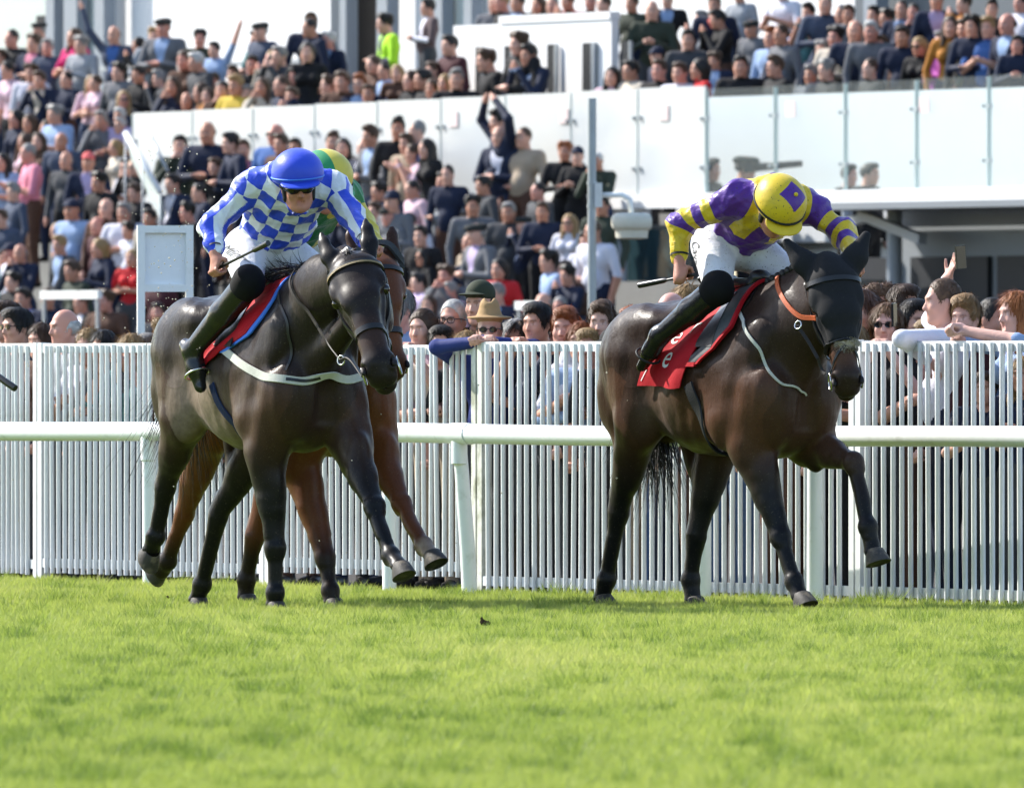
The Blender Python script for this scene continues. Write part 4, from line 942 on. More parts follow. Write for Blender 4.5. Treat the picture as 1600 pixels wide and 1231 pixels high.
def jockey(fr, label, K, kind, skin=(.46, .20, .135), whip=None, text=None, mouth=0.0, skin_face=True):
    root = empty('jockey', fr.o, fr.rz); tag(root, label, 'person', 'jockeys riding the finish')
    g = K; pel = g['pel']; sR, sL = g['sR'], g['sL']; ch = (sR + sL) / 2; sp = unit(ch - pel)
    wv = unit(sL - sR); dep = np.cross(sp, wv)         # towards the back
    if dep[2] < 0: dep = -dep
    hR, hL = pel + np.array([0, -.10, -.02]), pel + np.array([0, .10, -.02])
    hc, hf, hu = g['head'], g['face'], g['up']; fp, Pf = face_prims(hc, hf, hu, .95, 0, mouth)
    # the body as one skin
    B = [RC(pel, ch, .13, .135, .06, (dep, .72)), RC(sR, sL, .07, .07, .05), RC(ch, hc - unit(hu) * .07 - unit(hf) * .02, .07, .052, .03)] + fp
    for sh, el, wr, hd, ax, bk in ((sR, g['eR'], g['wR'], g['hR'], g['aR'], g['bR']), (sL, g['eL'], g['wL'], g['hL'], g['aL'], g['bL'])):
        B += [RC(sh, el, .05, .042, .03), RC(el, wr, .042, .028, .02)] + hand_prims(wr, hd, ax, bk)
    for hp_, kn, an, to in ((hR, g['kR'], g['anR'], g['tR']), (hL, g['kL'], g['anL'], g['tL'])):
        B += [RC(hp_, kn, .085, .058, .05), RC(kn, an, .055, .036, .03), RC(an, an * .3 + to * .7, .034, .022, .02)]
    F_ = Field(B, .007); V, Q = F_.nets(1); me = mesh_np('body', V, [Q]); set_col(me, 'tint', face_tint(V, inv_head(hc, hf, hu, .95), mouth=bool(mouth)))
    bo = obj('body', me, m_skin, root); bo['col_skin'] = tuple(skin)
    # silks: jacket body and sleeves
    S_ = [RC(pel + sp * .10, ch - sp * .02, .158, .185, .07, (dep, .78), 0), RC(sR + sp * .01, sL + sp * .01, .088, .088, .05, None, 0), RC(ch, hc - unit(hu) * .09 - unit(hf) * .02, .085, .066, .03, None, 0),
          EL((pel + ch) / 2 + dep * .05 + sp * .02, (.18, .18, .13), np.stack([sp, wv, dep]), .06, 0)]
    for tgs, (sh, el, wr) in ((1, (sR, g['eR'], g['wR'])), (2, (sL, g['eL'], g['wL']))):
        S_ += [RC(sh, el, .080, .066, .05, None, tgs), RC(el, wr * .85 + el * .15, .067, .050, .03, None, tgs), RC(wr * .85 + el * .15, wr, .050, .040, .02, None, tgs),
               EL(el + np.array([0, 0, -.015]), (.066, .064, .064), k=.04, tg=tgs)]
    def cutS(D, ax):
        X = ax[0][:, None, None]; Y = ax[1][None, :, None]; Z = ax[2][None, None, :]
        q = hc - unit(hu) * .085 - unit(hf) * .015; nn = unit(hc - ch)
        pl_ = (X - q[0]) * nn[0] + (Y - q[1]) * nn[1] + (Z - q[2]) * nn[2]; near = np.sqrt((X - hc[0]) ** 2 + (Y - hc[1]) ** 2 + (Z - hc[2]) ** 2)
        return np.where(near < .13, np.maximum(D, pl_), D)
    F_ = Field(S_, .0082, extra=cutS); V, Q = F_.nets(1); tg_ = F_.tags(V); V0 = V.copy()
    rg = np.random.default_rng(len(label)); fold = np.zeros(len(V))
    for _ in range(7):
        kd = unit(rg.normal(0, 1, 3)) * rg.uniform(38, 80); fold += 1 - 2 * np.abs(np.sin(V @ kd * .5 + rg.random() * 6 + 1.2 * np.sin(V @ rg.normal(0, 8, 3)))) ** .7
    V = V + F_.grad(V) * (fold * .0030)[:, None]; me = mesh_np('silks', V, [Q]); V = V0
    tv = (V - pel) @ sp; b_ = (V - pel - tv[:, None] * sp) @ wv; a_ = (V - pel - tv[:, None] * sp) @ dep
    ang = np.arctan2(b_, np.where(a_ > 0, a_, a_)); tu = b_ * 1.0 + np.sign(b_) * np.where(a_ < 0, 0, 0)
    su = np.zeros(len(V)); sv = np.zeros(len(V))
    for tgs, (sh, el, wr) in ((1, (sR, g['eR'], g['wR'])), (2, (sL, g['eL'], g['wL']))):
        m = tg_ == tgs; l1 = np.linalg.norm(el - sh); l2 = np.linalg.norm(wr - el)
        t1 = ((V - sh) @ unit(el - sh)); d1 = np.linalg.norm(V - sh - np.clip(t1, 0, l1)[:, None] * unit(el - sh), axis=1)
        t2 = ((V - el) @ unit(wr - el)); d2 = np.linalg.norm(V - el - np.clip(t2, 0, l2)[:, None] * unit(wr - el), axis=1)
        up_ = d1 < d2; bl = 1 / (1 + np.exp(-np.clip((d2 - d1) / .02, -30, 30))); su = np.where(m, bl * (t1 + .06) + (1 - bl) * (l1 + .06 + t2), su)
        e1 = unit(np.cross(unit(wr - sh), [0, 0, 1.])); e2 = np.cross(e1, unit(wr - sh)); ax0 = np.where(up_[:, None], sh + np.clip(t1, 0, l1)[:, None] * unit(el - sh), el + np.clip(t2, 0, l2)[:, None] * unit(wr - el))
        sv = np.where(m, np.arctan2((V - ax0) @ e2, (V - ax0) @ e1), sv)
    dT = np.min([q.dist(*V.T) for q in S_ if q.tg == 0], 0); dS = np.min([q.dist(*V.T) for q in S_ if q.tg > 0], 0)
    for nm, vals in (('tu', tu), ('tv', tv), ('su', su), ('sv', sv), ('sleeve', np.clip(.5 + (dT - dS - .022) * 6, 0, 1))): set_float(me, nm, vals)
    jk = obj('silks', me, m_silk[kind], root)
    for wr, el in ((g['wR'], g['eR']), (g['wL'], g['eL'])):
        d = unit(wr - el); MB().tube([wr - d * .022, wr - d * .012], [.046, .046], 18, False).build('cuff_band', m_gstrap, jk, True)
    # breeches
    Bz = [RC(pel, pel + sp * .14, .145, .13, .05, (dep, .8)), EL(pel - np.array([.05, 0, 0]), (.15, .17, .12), k=.05)]
    for hp_, kn in ((hR, g['kR']), (hL, g['kL'])): Bz += [RC(hp_, kn * .93 + hp_ * .07, .112, .072, .05)]
    F_ = Field(Bz, .011); V, Q = F_.nets(1); br = obj('breeches', mesh_np('breeches', V, [Q]), m_breech2 if kind == 'purple' else m_breech, root)
    if text:
        tu0, tv0, trot = text[1:]; ct, st_ = math.cos(trot), math.sin(trot)
        def pl(x, y): return F_.snap(np.array([fr.side(tu0 + (x * ct + y * st_) * 319, tv0 + (x * st_ - y * ct) * 319, -.22)]), .003, 6)[0]
        print_text(text[0], pl, 'lettering', m_gstrap, br, .062, .35)
    for kn, an, to, hp_ in ((g['kR'], g['anR'], g['tR'], hR), (g['kL'], g['anL'], g['tL'], hL)):
        F_ = Field([RC(kn * .88 + hp_ * .12, kn, .076, .074, .03), RC(kn, kn * .86 + an * .14, .074, .068, .03)], .008); V, Q = F_.nets(1); obj('knee_cuff', mesh_np('knee_cuff', V, [Q]), m_sock, root)
        d = unit(an - kn); toe = unit(to - an); heel = an - toe * .05 + d * .035
        F_ = Field([RC(kn * .88 + an * .12, kn * .55 + an * .45, .070, .063, .03), RC(kn * .55 + an * .45, an, .063, .046, .03), RC(an, an + toe * .10, .046, .044, .03), RC(an + toe * .08, to, .043, .032, .03, (np.cross(toe, [0, 1., 0]), .75)), EL(heel, (.036, .034, .036), k=.02)], .007)
        V, Q = F_.nets(1); bt = obj('boot', mesh_np('boot', V, [Q]), m_boot, root)
        # stirrup iron round the ball of the foot
        sc_ = an * .35 + to * .65; torus(sc_, unit(toe + np.array([.2, 0, .0])), .062, .006, 'stirrup_iron', m_steel if kind == 'blue' else m_gstrap, bt, 20, 6)
    # helmet with silk cap and peak
    f = unit(hf); up = unit(hu - f * (hu @ f)); w_ = np.cross(up, f); hcn = hc + up * .062 - f * .004; R = np.stack([f, w_, up])
    tilt = unit(up + f * .12)
    def cutH(D, ax):
        X = ax[0][:, None, None] - hcn[0]; Y = ax[1][None, :, None] - hcn[1]; Z = ax[2][None, None, :] - hcn[2]
        return np.maximum(D, -(X * tilt[0] + Y * tilt[1] + Z * tilt[2]) - .036)
    F_ = Field([EL(hcn, (.144, .128, .120), R, .02)], .0065, extra=cutH); V, Q = F_.nets(1); me = mesh_np('helmet', V, [Q])
    lf, lw, lu = [(V - hcn) @ q for q in (f, w_, up)]
    if 'dia' in g:
        dc = unit(f * g['dia'][0] + w_ * g['dia'][1] + up * g['dia'][2]); e1 = unit(np.cross(dc, w_)); e2 = np.cross(e1, dc); un = (V - hcn) / np.linalg.norm(V - hcn, axis=1, keepdims=True)
        set_float(me, 'dia', np.abs(un @ e1) / .62 + np.abs(un @ e2) / .62 + (un @ dc < 0) * 5)
    else: set_float(me, 'dia', 2 + 0 * lf)
    set_float(me, 'quarter', lw + .035)
    hm = obj('helmet', me, MATS.get('helmet ' + kind) or helm_mat('helmet ' + kind, kind), root)
    F_ = Field([EL(hcn + f * .120 - up * .040, (.070, .098, .012), np.stack([unit(f - up * .25), w_, unit(up + f * .25)]), .01)], .005); V, Q = F_.nets(1); obj('peak', mesh_np('peak', V, [Q]), simple('peak ' + kind, dict(blue=(.03, .075, .60), purple=YEL, green=(.03, .33, .15))[kind], .45, .35), hm)
    ring = [hcn + f * .147 * math.cos(t) * 1.005 + w_ * .1275 * math.sin(t) - up * .006 - f * .0 - tilt * .012 for t in np.linspace(0, 2 * math.pi, 49)]
    MB().tube(ring, .006 if kind != 'blue' else .004, 6, False).build('cap_band', simple('cap band blue', (.05, .22, .75), .5) if kind == 'blue' else m_gstrap, hm, True)
    if kind == 'purple':
        tp = hcn + dc * .13; f3_ = Field([EL(tp, (.011,) * 3)], .003); V, Q = f3_.nets(); obj('cap_button', mesh_np('cap_button', V, [Q]), simple('peak purple', YEL, .45), hm)
    # goggles under the peak, chin strap
    F_ = Field([RC(Pf(.088, -.034, -.006), Pf(.088, .034, -.006), .024, .024, .02, (f, .8)), RC(Pf(.05, -.066, -.004), Pf(.085, -.04, -.006), .016, .022, .02), RC(Pf(.05, .066, -.004), Pf(.085, .04, -.006), .016, .022, .02)], .005); V, Q = F_.nets(1); gg = obj('goggles', mesh_np('goggles', V, [Q]), m_goggle, root)
    MB().tube([Pf(.06, y * .07, -.004) if False else Pf(x_, y_, -.0) for x_, y_ in ((.06, -.068), (.0, -.086), (-.06, -.080), (-.10, 0), (-.06, .080), (0, .086), (.06, .068))], .012, 8).build('strap', m_gstrap, gg, True)
    F_ = Field([RC(Pf(.0, y * .078, .02), Pf(.01, y * .072, -.06), .026, .022, .02, (w_, .5)) for y in (-1, 1)] + [RC(Pf(.012, y * .070, -.06), Pf(.05, y * .012, -.126), .008, .007, .01) for y in (-1, 1)], .005); V, Q = F_.nets(1); obj('chin_strap', mesh_np('chin_strap', V, [Q]), m_gstrap, hm)
    return root
def whip(fr, a, b, label, head=.16, r=.0075):
    """handle end a, flap end b"""
    o = empty('whip', fr.o if fr else (0, 0, 0), fr.rz if fr else 0); tag(o, label, 'whip', 'whips carried by the riders')
    d = unit(b - a); ln = np.linalg.norm(b - a); k = b - d * head
    MB().tube([a - d * .07, a + d * .03, k, k + d * .02], [r * 1.25, r * 1.15, r * .8, r * .9], 10).build('shaft', m_whip, o, True, 50)
    MB().tube([k, k + d * .025, b - d * .02, b], [r * .9, r * 1.75, r * 1.95, r * 1.9], 12).build('padded_flap', m_whip, o, True, 50)
    return o
s = f1.side
hR1 = s(343, 418, -.40); wt1 = s(419, 380, -.36)
K1 = dict(pel=s(412, 388, 0), sR=s(394, 292, -.17), sL=s(519, 296, .17), eR=s(332, 352, -.36), wR=s(336, 394, -.41), hR=hR1, aR=unit(wt1 - hR1), bR=np.array([-.3, -.9, .35]),
          eL=s(549, 335, .20), wL=s(572, 378, .14), hL=s(580, 394, .12), aL=np.array([0, 1., .2]), bL=np.array([.3, .3, 1.]),
          kR=s(389, 442, -.24), anR=s(300, 548, -.36), tR=s(313, 604, -.34), kL=np.array([.34, .24, 1.58]), anL=np.array([-.03, .34, 1.26]), tL=np.array([.02, .33, 1.08]),
          head=s(466, 290, -.07), face=np.array([.93, -.33, -.13]), up=np.array([.16, -.12, .95]))
jockey(f1, 'jockey in blue and white checked silks and plain blue cap, whip in hand', K1, 'blue', text=('Mfinell', 366, 404, .62), mouth=.006)
whip(f1, hR1, wt1, 'black whip held by the blue and white jockey, pointing up across his thigh')
s = f2.side
hR2 = s(1070, 432, -.36); wt2 = s(999, 446, -.42)
K2 = dict(pel=s(1143, 380, 0), sR=s(1150, 312, -.17), sL=s(1262, 324, .17), eR=s(1062, 350, -.34), wR=s(1062, 404, -.37), hR=hR2, aR=unit(wt2 - hR2), bR=np.array([-.1, -.9, .5]),
          eL=s(1316, 362, .28), wL=s(1338, 402, .22), hL=s(1332, 424, .16), aL=np.array([0, 1., .2]), bL=np.array([.3, .3, 1.]),
          kR=s(1122, 452, -.24), anR=s(1030, 526, -.34), tR=s(1004, 572, -.34), kL=np.array([.36, .24, 1.56]), anL=np.array([.0, .34, 1.33]), tL=np.array([-.06, .33, 1.18]),
          head=s(1214, 328, -.10), face=np.array([.66, -.16, -.72]), up=np.array([.70, -.10, .70]), dia=(.50, .22, .86))
jockey(f2, 'jockey in purple silks with yellow hooped sleeves, head down over the hooded horse', K2, 'purple', text=('Cavan', 1084, 400, 1.25))
whip(f2, hR2, wt2, 'black whip held level by the purple and yellow jockey', .20)
s = f3.side
K3 = dict(pel=s(440, 388, 0), sR=s(456, 308, -.17), sL=s(540, 306, .17), eR=s(420, 360, -.34), wR=s(450, 400, -.34), hR=s(460, 412, -.32), aR=np.array([0, 1., 0]), bR=np.array([0, -.5, 1.]),
          eL=s(566, 350, .22), wL=s(592, 396, .14), hL=s(600, 406, .12), aL=np.array([0, 1., .2]), bL=np.array([.3, .3, 1.]),
          kR=np.array([.34, -.24, 1.56]), anR=np.array([-.03, -.34, 1.26]), tR=np.array([.0, -.33, 1.10]), kL=np.array([.34, .24, 1.56]), anL=np.array([-.03, .34, 1.26]), tL=np.array([.0, .33, 1.1]),
          head=s(507, 290, -.04), face=np.array([.92, .10, -.45]), up=np.array([.42, 0, .9]))
jockey(f3, 'jockey in green and yellow silks, mostly hidden behind the blue cap', K3, 'green')
a = at(-60, 548, 68.6); b = at(24, 607, 68.4)
whip(None, a, b, 'black whip tip poking in at the left edge of the course', .20, .009)
# ------------------------------------------------------------------ grandstand, parallel to the course
SO = np.array([0.0, 150.0])
def st(u, p):
    """stand point at column u, p metres behind the front of the terrace"""
    k = (u - 800.0) / FPX; P = SO + ND * p; a = (k * P[1] - P[0]) / (TD[0] - k * TD[1]); return P + TD * a
def st_s(u, p): return float((st(u, p) - SO - ND * p) @ TD)
STZ = math.atan2(TD[1], TD[0])
m_conc = simple('terrace concrete', (.22, .22, .21), .9, .2, var=.25, nscale=2, bmp=.3, bscale=15)
m_wallw = simple('white rendered wall', (.80, .80, .80), .7, .3, var=.04, nscale=1.5)
m_wallg = simple('grey blue cladding', (.10, .115, .13), .6, .3, var=.15, nscale=1.0)
m_dark = simple('unlit opening', (.012, .014, .018), .6, .3, var=.3, nscale=1.0)
m_steelb = simple('blue grey steelwork', (.24, .27, .31), .45, .5, var=.12, nscale=3)
m_teal = simple('dark teal glazing', (.02, .045, .055), .15, .6, var=.3, nscale=1.2)
m_soffit = simple('grey soffit board', (.22, .24, .26), .8, .3, var=.12, nscale=1.0)
m_galv = simple('galvanised steel', (.32, .35, .38), .4, .5, metal=.4, var=.15, nscale=12)
m_redseat = simple('red plastic seat', (.45, .03, .02), .5, .4, var=.1)
def glass_mat(name, clear, col=(.80, .86, .86)):
    m, nt, b = _nt(name); L(nt, mixrgb(nt, noise(nt, .8, 3), tuple(x * .93 for x in col), col), b.inputs['Base Color']); b.inputs['Roughness'].default_value = .25
    t = N(nt, 'ShaderNodeBsdfTransparent'); t.inputs[0].default_value = (.97, 1, .99, 1); mx = N(nt, 'ShaderNodeMixShader', ins={0: clear}); L(nt, b.outputs[0], mx.inputs[1]); L(nt, t.outputs[0], mx.inputs[2])
    L(nt, mx.outputs[0], [n for n in nt.nodes if n.type == 'OUTPUT_MATERIAL'][0].inputs[0]); return m
m_milk = glass_mat('milky balcony glass', .95); m_pane = glass_mat('pale green window glass', .25, (.62, .70, .68))
gs = empty('grandstand', (SO[0], SO[1], 0), STZ); tag(gs, 'white and grey racecourse grandstand with glass balcony and terraces behind the fence', 'grandstand')
# local axes: x along the course (towards the camera side), y away from the course
def gbox(name, mat, x0, x1, y0, y1, z0, z1, parent=gs): return MB().box(((x0 + x1) / 2, -(-(y0 + y1) / 2), (z0 + z1) / 2), (abs(x1 - x0), abs(y1 - y0), z1 - z0)).build(name, mat, parent)
E960 = st_s(962, 2.0); XL = -34.0; XR = 26.0
ROW_L = [(k * .75 + .38, k * .36) for k in range(7)]
for k in range(7): gbox('terrace_step', m_conc, XL, E960, k * .75, 5.4, (k - 1) * .36 if k else -.3, k * .36)
X205 = st_s(207, 5.4)
ROW_A = [(5.75, 2.48), (6.4, 2.72)]
ROW_U = [(7.15 + .8 * j, 2.95 + .40 * j) for j in range(5)]
ROW_M = [(5.85, 2.80), (6.5, 2.86)] + ROW_U
for p, z in ROW_A: gbox('aisle_step', m_conc, XL, X205 - .05, p - .33, 6.75, z - .36, z)
for j, (p, z) in enumerate(ROW_U): gbox('tier_step', m_conc, XL, XR, p - .4, 11.2, z - .4, z)
X1000 = st_s(1000, 5.4)
gbox('tier_floor', m_conc, X205, X1000 - .1, 5.56, 6.62, 2.52, 2.80)
# parapet of glass panels on a white beam
m_glassw = m_milk; m_frost = glass_mat('frosted white balcony glass', .15, (.66, .69, .70))
pw = 1.47; x = X205; i = 0
while x < XR:
    x1 = min(x + pw, XR); zt = 4.23 + .165 * (x - X205) / 22.0 + (0 if x < X1000 + .3 else -.04)
    zb = 3.14
    gbox('parapet_pane', m_frost if x < X1000 else m_glassw, x + .008, x1 - .008, 5.40, 5.43, zb, zt)
    gbox('pane_edge', m_pane, x - .005, x + .005, 5.390, 5.44, zb, zt - .02)
    for zc in (zb + .28, zt - .33):
        for dx in (-.07, .07): gbox('glass_clamp', m_galv, x + dx - .02, x + dx + .02, 5.37, 5.40, zc - .02, zc + .02)
    x = x1; i += 1
gbox('parapet_beam', m_wallw, X205, XR, 5.30, 5.46, 2.98, 3.135)
gbox('parapet_base_wall', m_wallw, X205, X1000, 5.40, 5.54, 2.0, 2.975)
gbox('added_bright_wall', m_wallw, X1000, XR, 6.90, 6.98, 1.70, 2.56); gbox('gangway_floor', m_conc, X1000, XR, 5.57, 6.9, 1.58, 1.70)  # the white wall is added behind the balcony glass for brightness
gbox('added_bright_screen', simple('pale grey added screen', (.56, .58, .60), .7, .3, var=.08, nscale=.7), X1000 - 1.3, XR, 6.64, 6.70, 2.60, 4.24); gbox('parapet_backing', m_wallw, X205, X1000 - .02, 5.47, 5.54, 2.98, 4.21)  # pale screen added behind the panes so the glass looks bright white
# red square stickers on the panes
m_stick = simple('faded red sticker', (.74, .60, .58), .7, .2)
for u in (1036, 1234, 1443, 707, 880): gbox('sticker', m_stick, st_s(u, 5.38) - .10, st_s(u, 5.38) + .10, 5.385, 5.392, 3.95, 4.12)
# the recess under the balcony at the right
XE = E960 + .1
gbox('soffit', m_soffit, XE, XR, 4.2, 5.28, 2.90, 2.975)
gbox('recess_wall', m_wallg, XE, XR, 8.0, 8.1, 0.0, 1.575)
gbox('sloped_fascia', m_soffit, XE, XR, 5.45, 5.55, 1.9, 2.97)
u_ = lambda u, p: st_s(u, p)
for u0, u1, mt in ((962, 1082, m_teal), (1082, 1130, m_dark), (1345, 1400, m_dark), (1425, 1545, m_dark), (1560, 1660, m_dark), (1215, 1320, m_teal)):
    gbox('recess_opening', mt, u_(u0, 5.40), u_(u1, 5.40), 5.38, 5.44, -.1, 2.40 if u0 != 962 else 2.75)
gbox('recess_back', m_wallg, XE, XR, 5.46, 5.54, -.1, 1.9)
for u, r in ((1410, .085), (1336, .06), (985, .05)):
    xx = u_(u, 5.1); MB().tube([(xx, 5.0, -.1), (xx, 5.0, 2.90)], r, 16).build('column', m_steelb, gs, True, 50)
xx = u_(1410, 5.1); MB().box((xx + .1, 4.9, 2.72), (1.3, .10, .10), Matrix.Rotation(.22, 3, 'Y')).build('beam_bracket', m_steelb, gs); MB().box((xx - .75, 4.9, 2.78), (.9, .09, .09), Matrix.Rotation(-.12, 3, 'Y')).build('beam_bracket', m_steelb, gs)
# the upper block: white parapet with slots in the middle, glazed wall at the left, dark back at the right
xa, xb = u_(743, 8.6), u_(990, 8.6)
gbox('upper_parapet', m_wallw, xa, xb, 8.30, 8.40, 3.4, 5.24)
gbox('upper_parapet_cap', m_wallw, xa + 1.1, xb, 8.28, 8.42, 5.243, 5.33)
for u0, u1 in ((745, 753), (790, 800), (857, 871), (912, 934), (974, 986)):
    gbox('parapet_slot', m_dark, u_(u0, 8.3), u_(u1, 8.3), 8.28, 8.297, 4.0, 4.98)
    gbox('slot_post', m_galv, u_(u0 + (u1 - u0) * .3, 8.2), u_(u0 + (u1 - u0) * .5, 8.2), 8.24, 8.276, 4.0, 4.98)
gbox('upper_wall', m_wallw, XL, u_(560, 12), 11.6, 11.9, 3.0, 12.0)
gbox('upper_wall', m_wallw, u_(668, 12), xb, 11.6, 11.9, 3.0, 12.0)
gbox('upper_lintel', m_wallw, u_(560, 12) + .01, u_(668, 12) - .01, 11.6, 11.9, 7.2, 12.0)
gbox('doorway', simple('dark brown doorway', (.035, .025, .018), .7, .3), u_(560, 12) + .01, u_(668, 12) - .01, 11.95, 12.05, 3.0, 7.2)
gbox('upper_back', m_wallg, xb + .02, XR, 11.6, 11.9, 3.0, 12.0)
for u, wd in ((541, .10), (602, .16), (668, .10), (690, .12), (736, .12), (160, .16), (115, .22), (83, .14), (1365, .18)):
    xx = u_(u, 11.3); gbox('mullion', m_steelb, xx - wd / 2 * 1.6, xx + wd / 2 * 1.6, 11.25, 11.42, 3.0, 12.0)
gbox('door_pane', m_pane, u_(692, 11.4), u_(734, 11.4), 11.45, 11.48, 4.0, 9.0)
gbox('window_pane', m_pane, u_(-40, 11.4), u_(72, 11.4), 11.45, 11.48, 5.35, 7.5); gbox('window_opening', m_dark, u_(46, 11.3), u_(70, 11.3), 11.40, 11.43, 5.42, 5.75)
gbox('window_pane', m_pane, u_(122, 11.4), u_(156, 11.4), 11.45, 11.48, 4.6, 7.5)
gbox('hand_rail', m_galv, u_(-40, 11.0), u_(540, 11.0), 10.98, 11.04, 4.99, 5.04)
# stair balustrade and crush barriers among the lower crowd
def barrier(u0, u1, p, z, label, h=1.05):
    a, b = st(u0, p), st(u1, p); c = (a + b) / 2; ln = np.linalg.norm(b - a); e = empty('crush_barrier', (c[0], c[1], z), STZ); tag(e, label, 'barrier')
    MB().box((0, 0, h), (ln, .06, .09)).build('top_bar', m_white, e)
    for x_ in (-ln / 2 + .05, ln / 2 - .05): MB().box((x_, 0, (h - .047) / 2), (.035, .035, h - .047)).build('upright', m_galv, e)
barrier(-10, 28, -.25, 0.0, 'white crush barrier at the left edge of the terrace', 1.88); barrier(66, 156, -.25, 0, 'white crush barrier below the suited man with grey fair hair', 2.02); barrier(808, 843, -.25, 0.0, 'short white crush barrier beside the woman in red', 1.86)
def balustrade():
    e = empty('stair_balustrade', p3(st(225, 3.9), 0), STZ); tag(e, 'slanting white stair balustrade below the left end of the parapet', 'railing')
    o_ = st(225, 3.9)
    def lp(u, v, p): q = at(u, v, st(u, p)[1]); d = q[:2] - o_; return (float(d @ TD), float(d @ ND), float(q[2]))
    a, b = lp(196, 208, 3.9), lp(250, 300, 3.9); c, d = lp(205, 250, 3.9), lp(252, 345, 3.9)
    MB().tube([a, b], .035, 8).build('hand_rail', m_white, e, True); MB().tube([lp(236, 215, 3.9), lp(262, 268, 3.9)], .022, 8).build('hand_rail', m_galv, e, True)
    m = MB(); m.add([a, b, d, c] + [(x_, y_ + .02, z_) for x_, y_, z_ in (a, b, d, c)], [(0, 1, 2, 3), (7, 6, 5, 4), (0, 4, 5, 1), (1, 5, 6, 2), (2, 6, 7, 3), (3, 7, 4, 0)]); m.build('glass_pane', m_pane, e)
    for t in (0, .5, 1): q = np.array(a) * (1 - t) + np.array(b) * t; MB().tube([tuple(q), (q[0], q[1], 1.0)], .010, 6).build('upright', m_galv, e, True)
balustrade()
# notice board behind the crowd
def notice():
    Y = 86.0; c = at(258, 460, Y); e = empty('notice_board', (c[0], Y, -.02), .12); tag(e, 'blank white framed notice board on two posts behind the fence', 'sign')
    k = Y / FPX; zt = CAMH - (352 - HORV) * k + .02; zb = CAMH - (456 - HORV) * k + .02; wd = 76 * k; fr_ = .045
    m_bd = simple('pale blue grey board', (.84, .86, .88), .6, .3, var=.03)
    for x_ in (-wd / 2, wd / 2): MB().box((x_, 0, zt / 2), (fr_, .05, zt)).build('post', m_white, e)
    for z_ in (zt - fr_ / 2 - .002, zb + fr_ / 2): MB().box((0, 0, z_), (wd - fr_, .046, fr_)).build('frame_bar', m_white, e)
    MB().box((0, .012, (zt + zb) / 2), (wd - fr_, .012, zt - zb - 2 * fr_)).build('panel', m_bd, e)
notice()
# mast with an arm and a dome housing
def mast():
    Y = 112.0; k = Y / FPX; c = at(925, 500, Y); e = empty('camera_mast', (c[0], Y, -.02)); tag(e, 'galvanised mast with white arm carrying a domed camera housing', 'mast')
    zt = CAMH - (150 - HORV) * k; MB().tube([(0, 0, 0), (0, 0, zt)], .034, 14).build('pole', m_galv, e, True, 50)
    zz = lambda v: CAMH - (v - HORV) * k + .02; xx_ = lambda u: (u - 925) * k
    MB().box((xx_(935), 0, zz(305)), (12 * k, .10, 38 * k)).build('bracket', simple('pale plastic box', (.62, .63, .63), .5), e)
    MB().tube([(xx_(938), 0, zz(305)), (xx_(972), 0, zz(305)), (xx_(984), 0, zz(312)), (xx_(987), 0, zz(334))], .022, 12).build('arm', m_white, e, True)
    r = 32 * k; m = MB(); m.tube([(xx_(987), 0, zz(v)) for v in (333, 336, 342, 352, 358, 360, 372, 374)], [r * .7, r * .92, r, r, r * .93, r * .82, r * .78, r * .5], 24); m.build('dome_housing', simple('ivory housing', (.60, .57, .48), .5, .4, var=.06), e, True, 45)
    for v in (286, 322): MB().tube([(0, 0, zz(v) - .015), (0, 0, zz(v) + .015)], .040, 14).build('clamp', m_galv, e, True, 50)
mast()
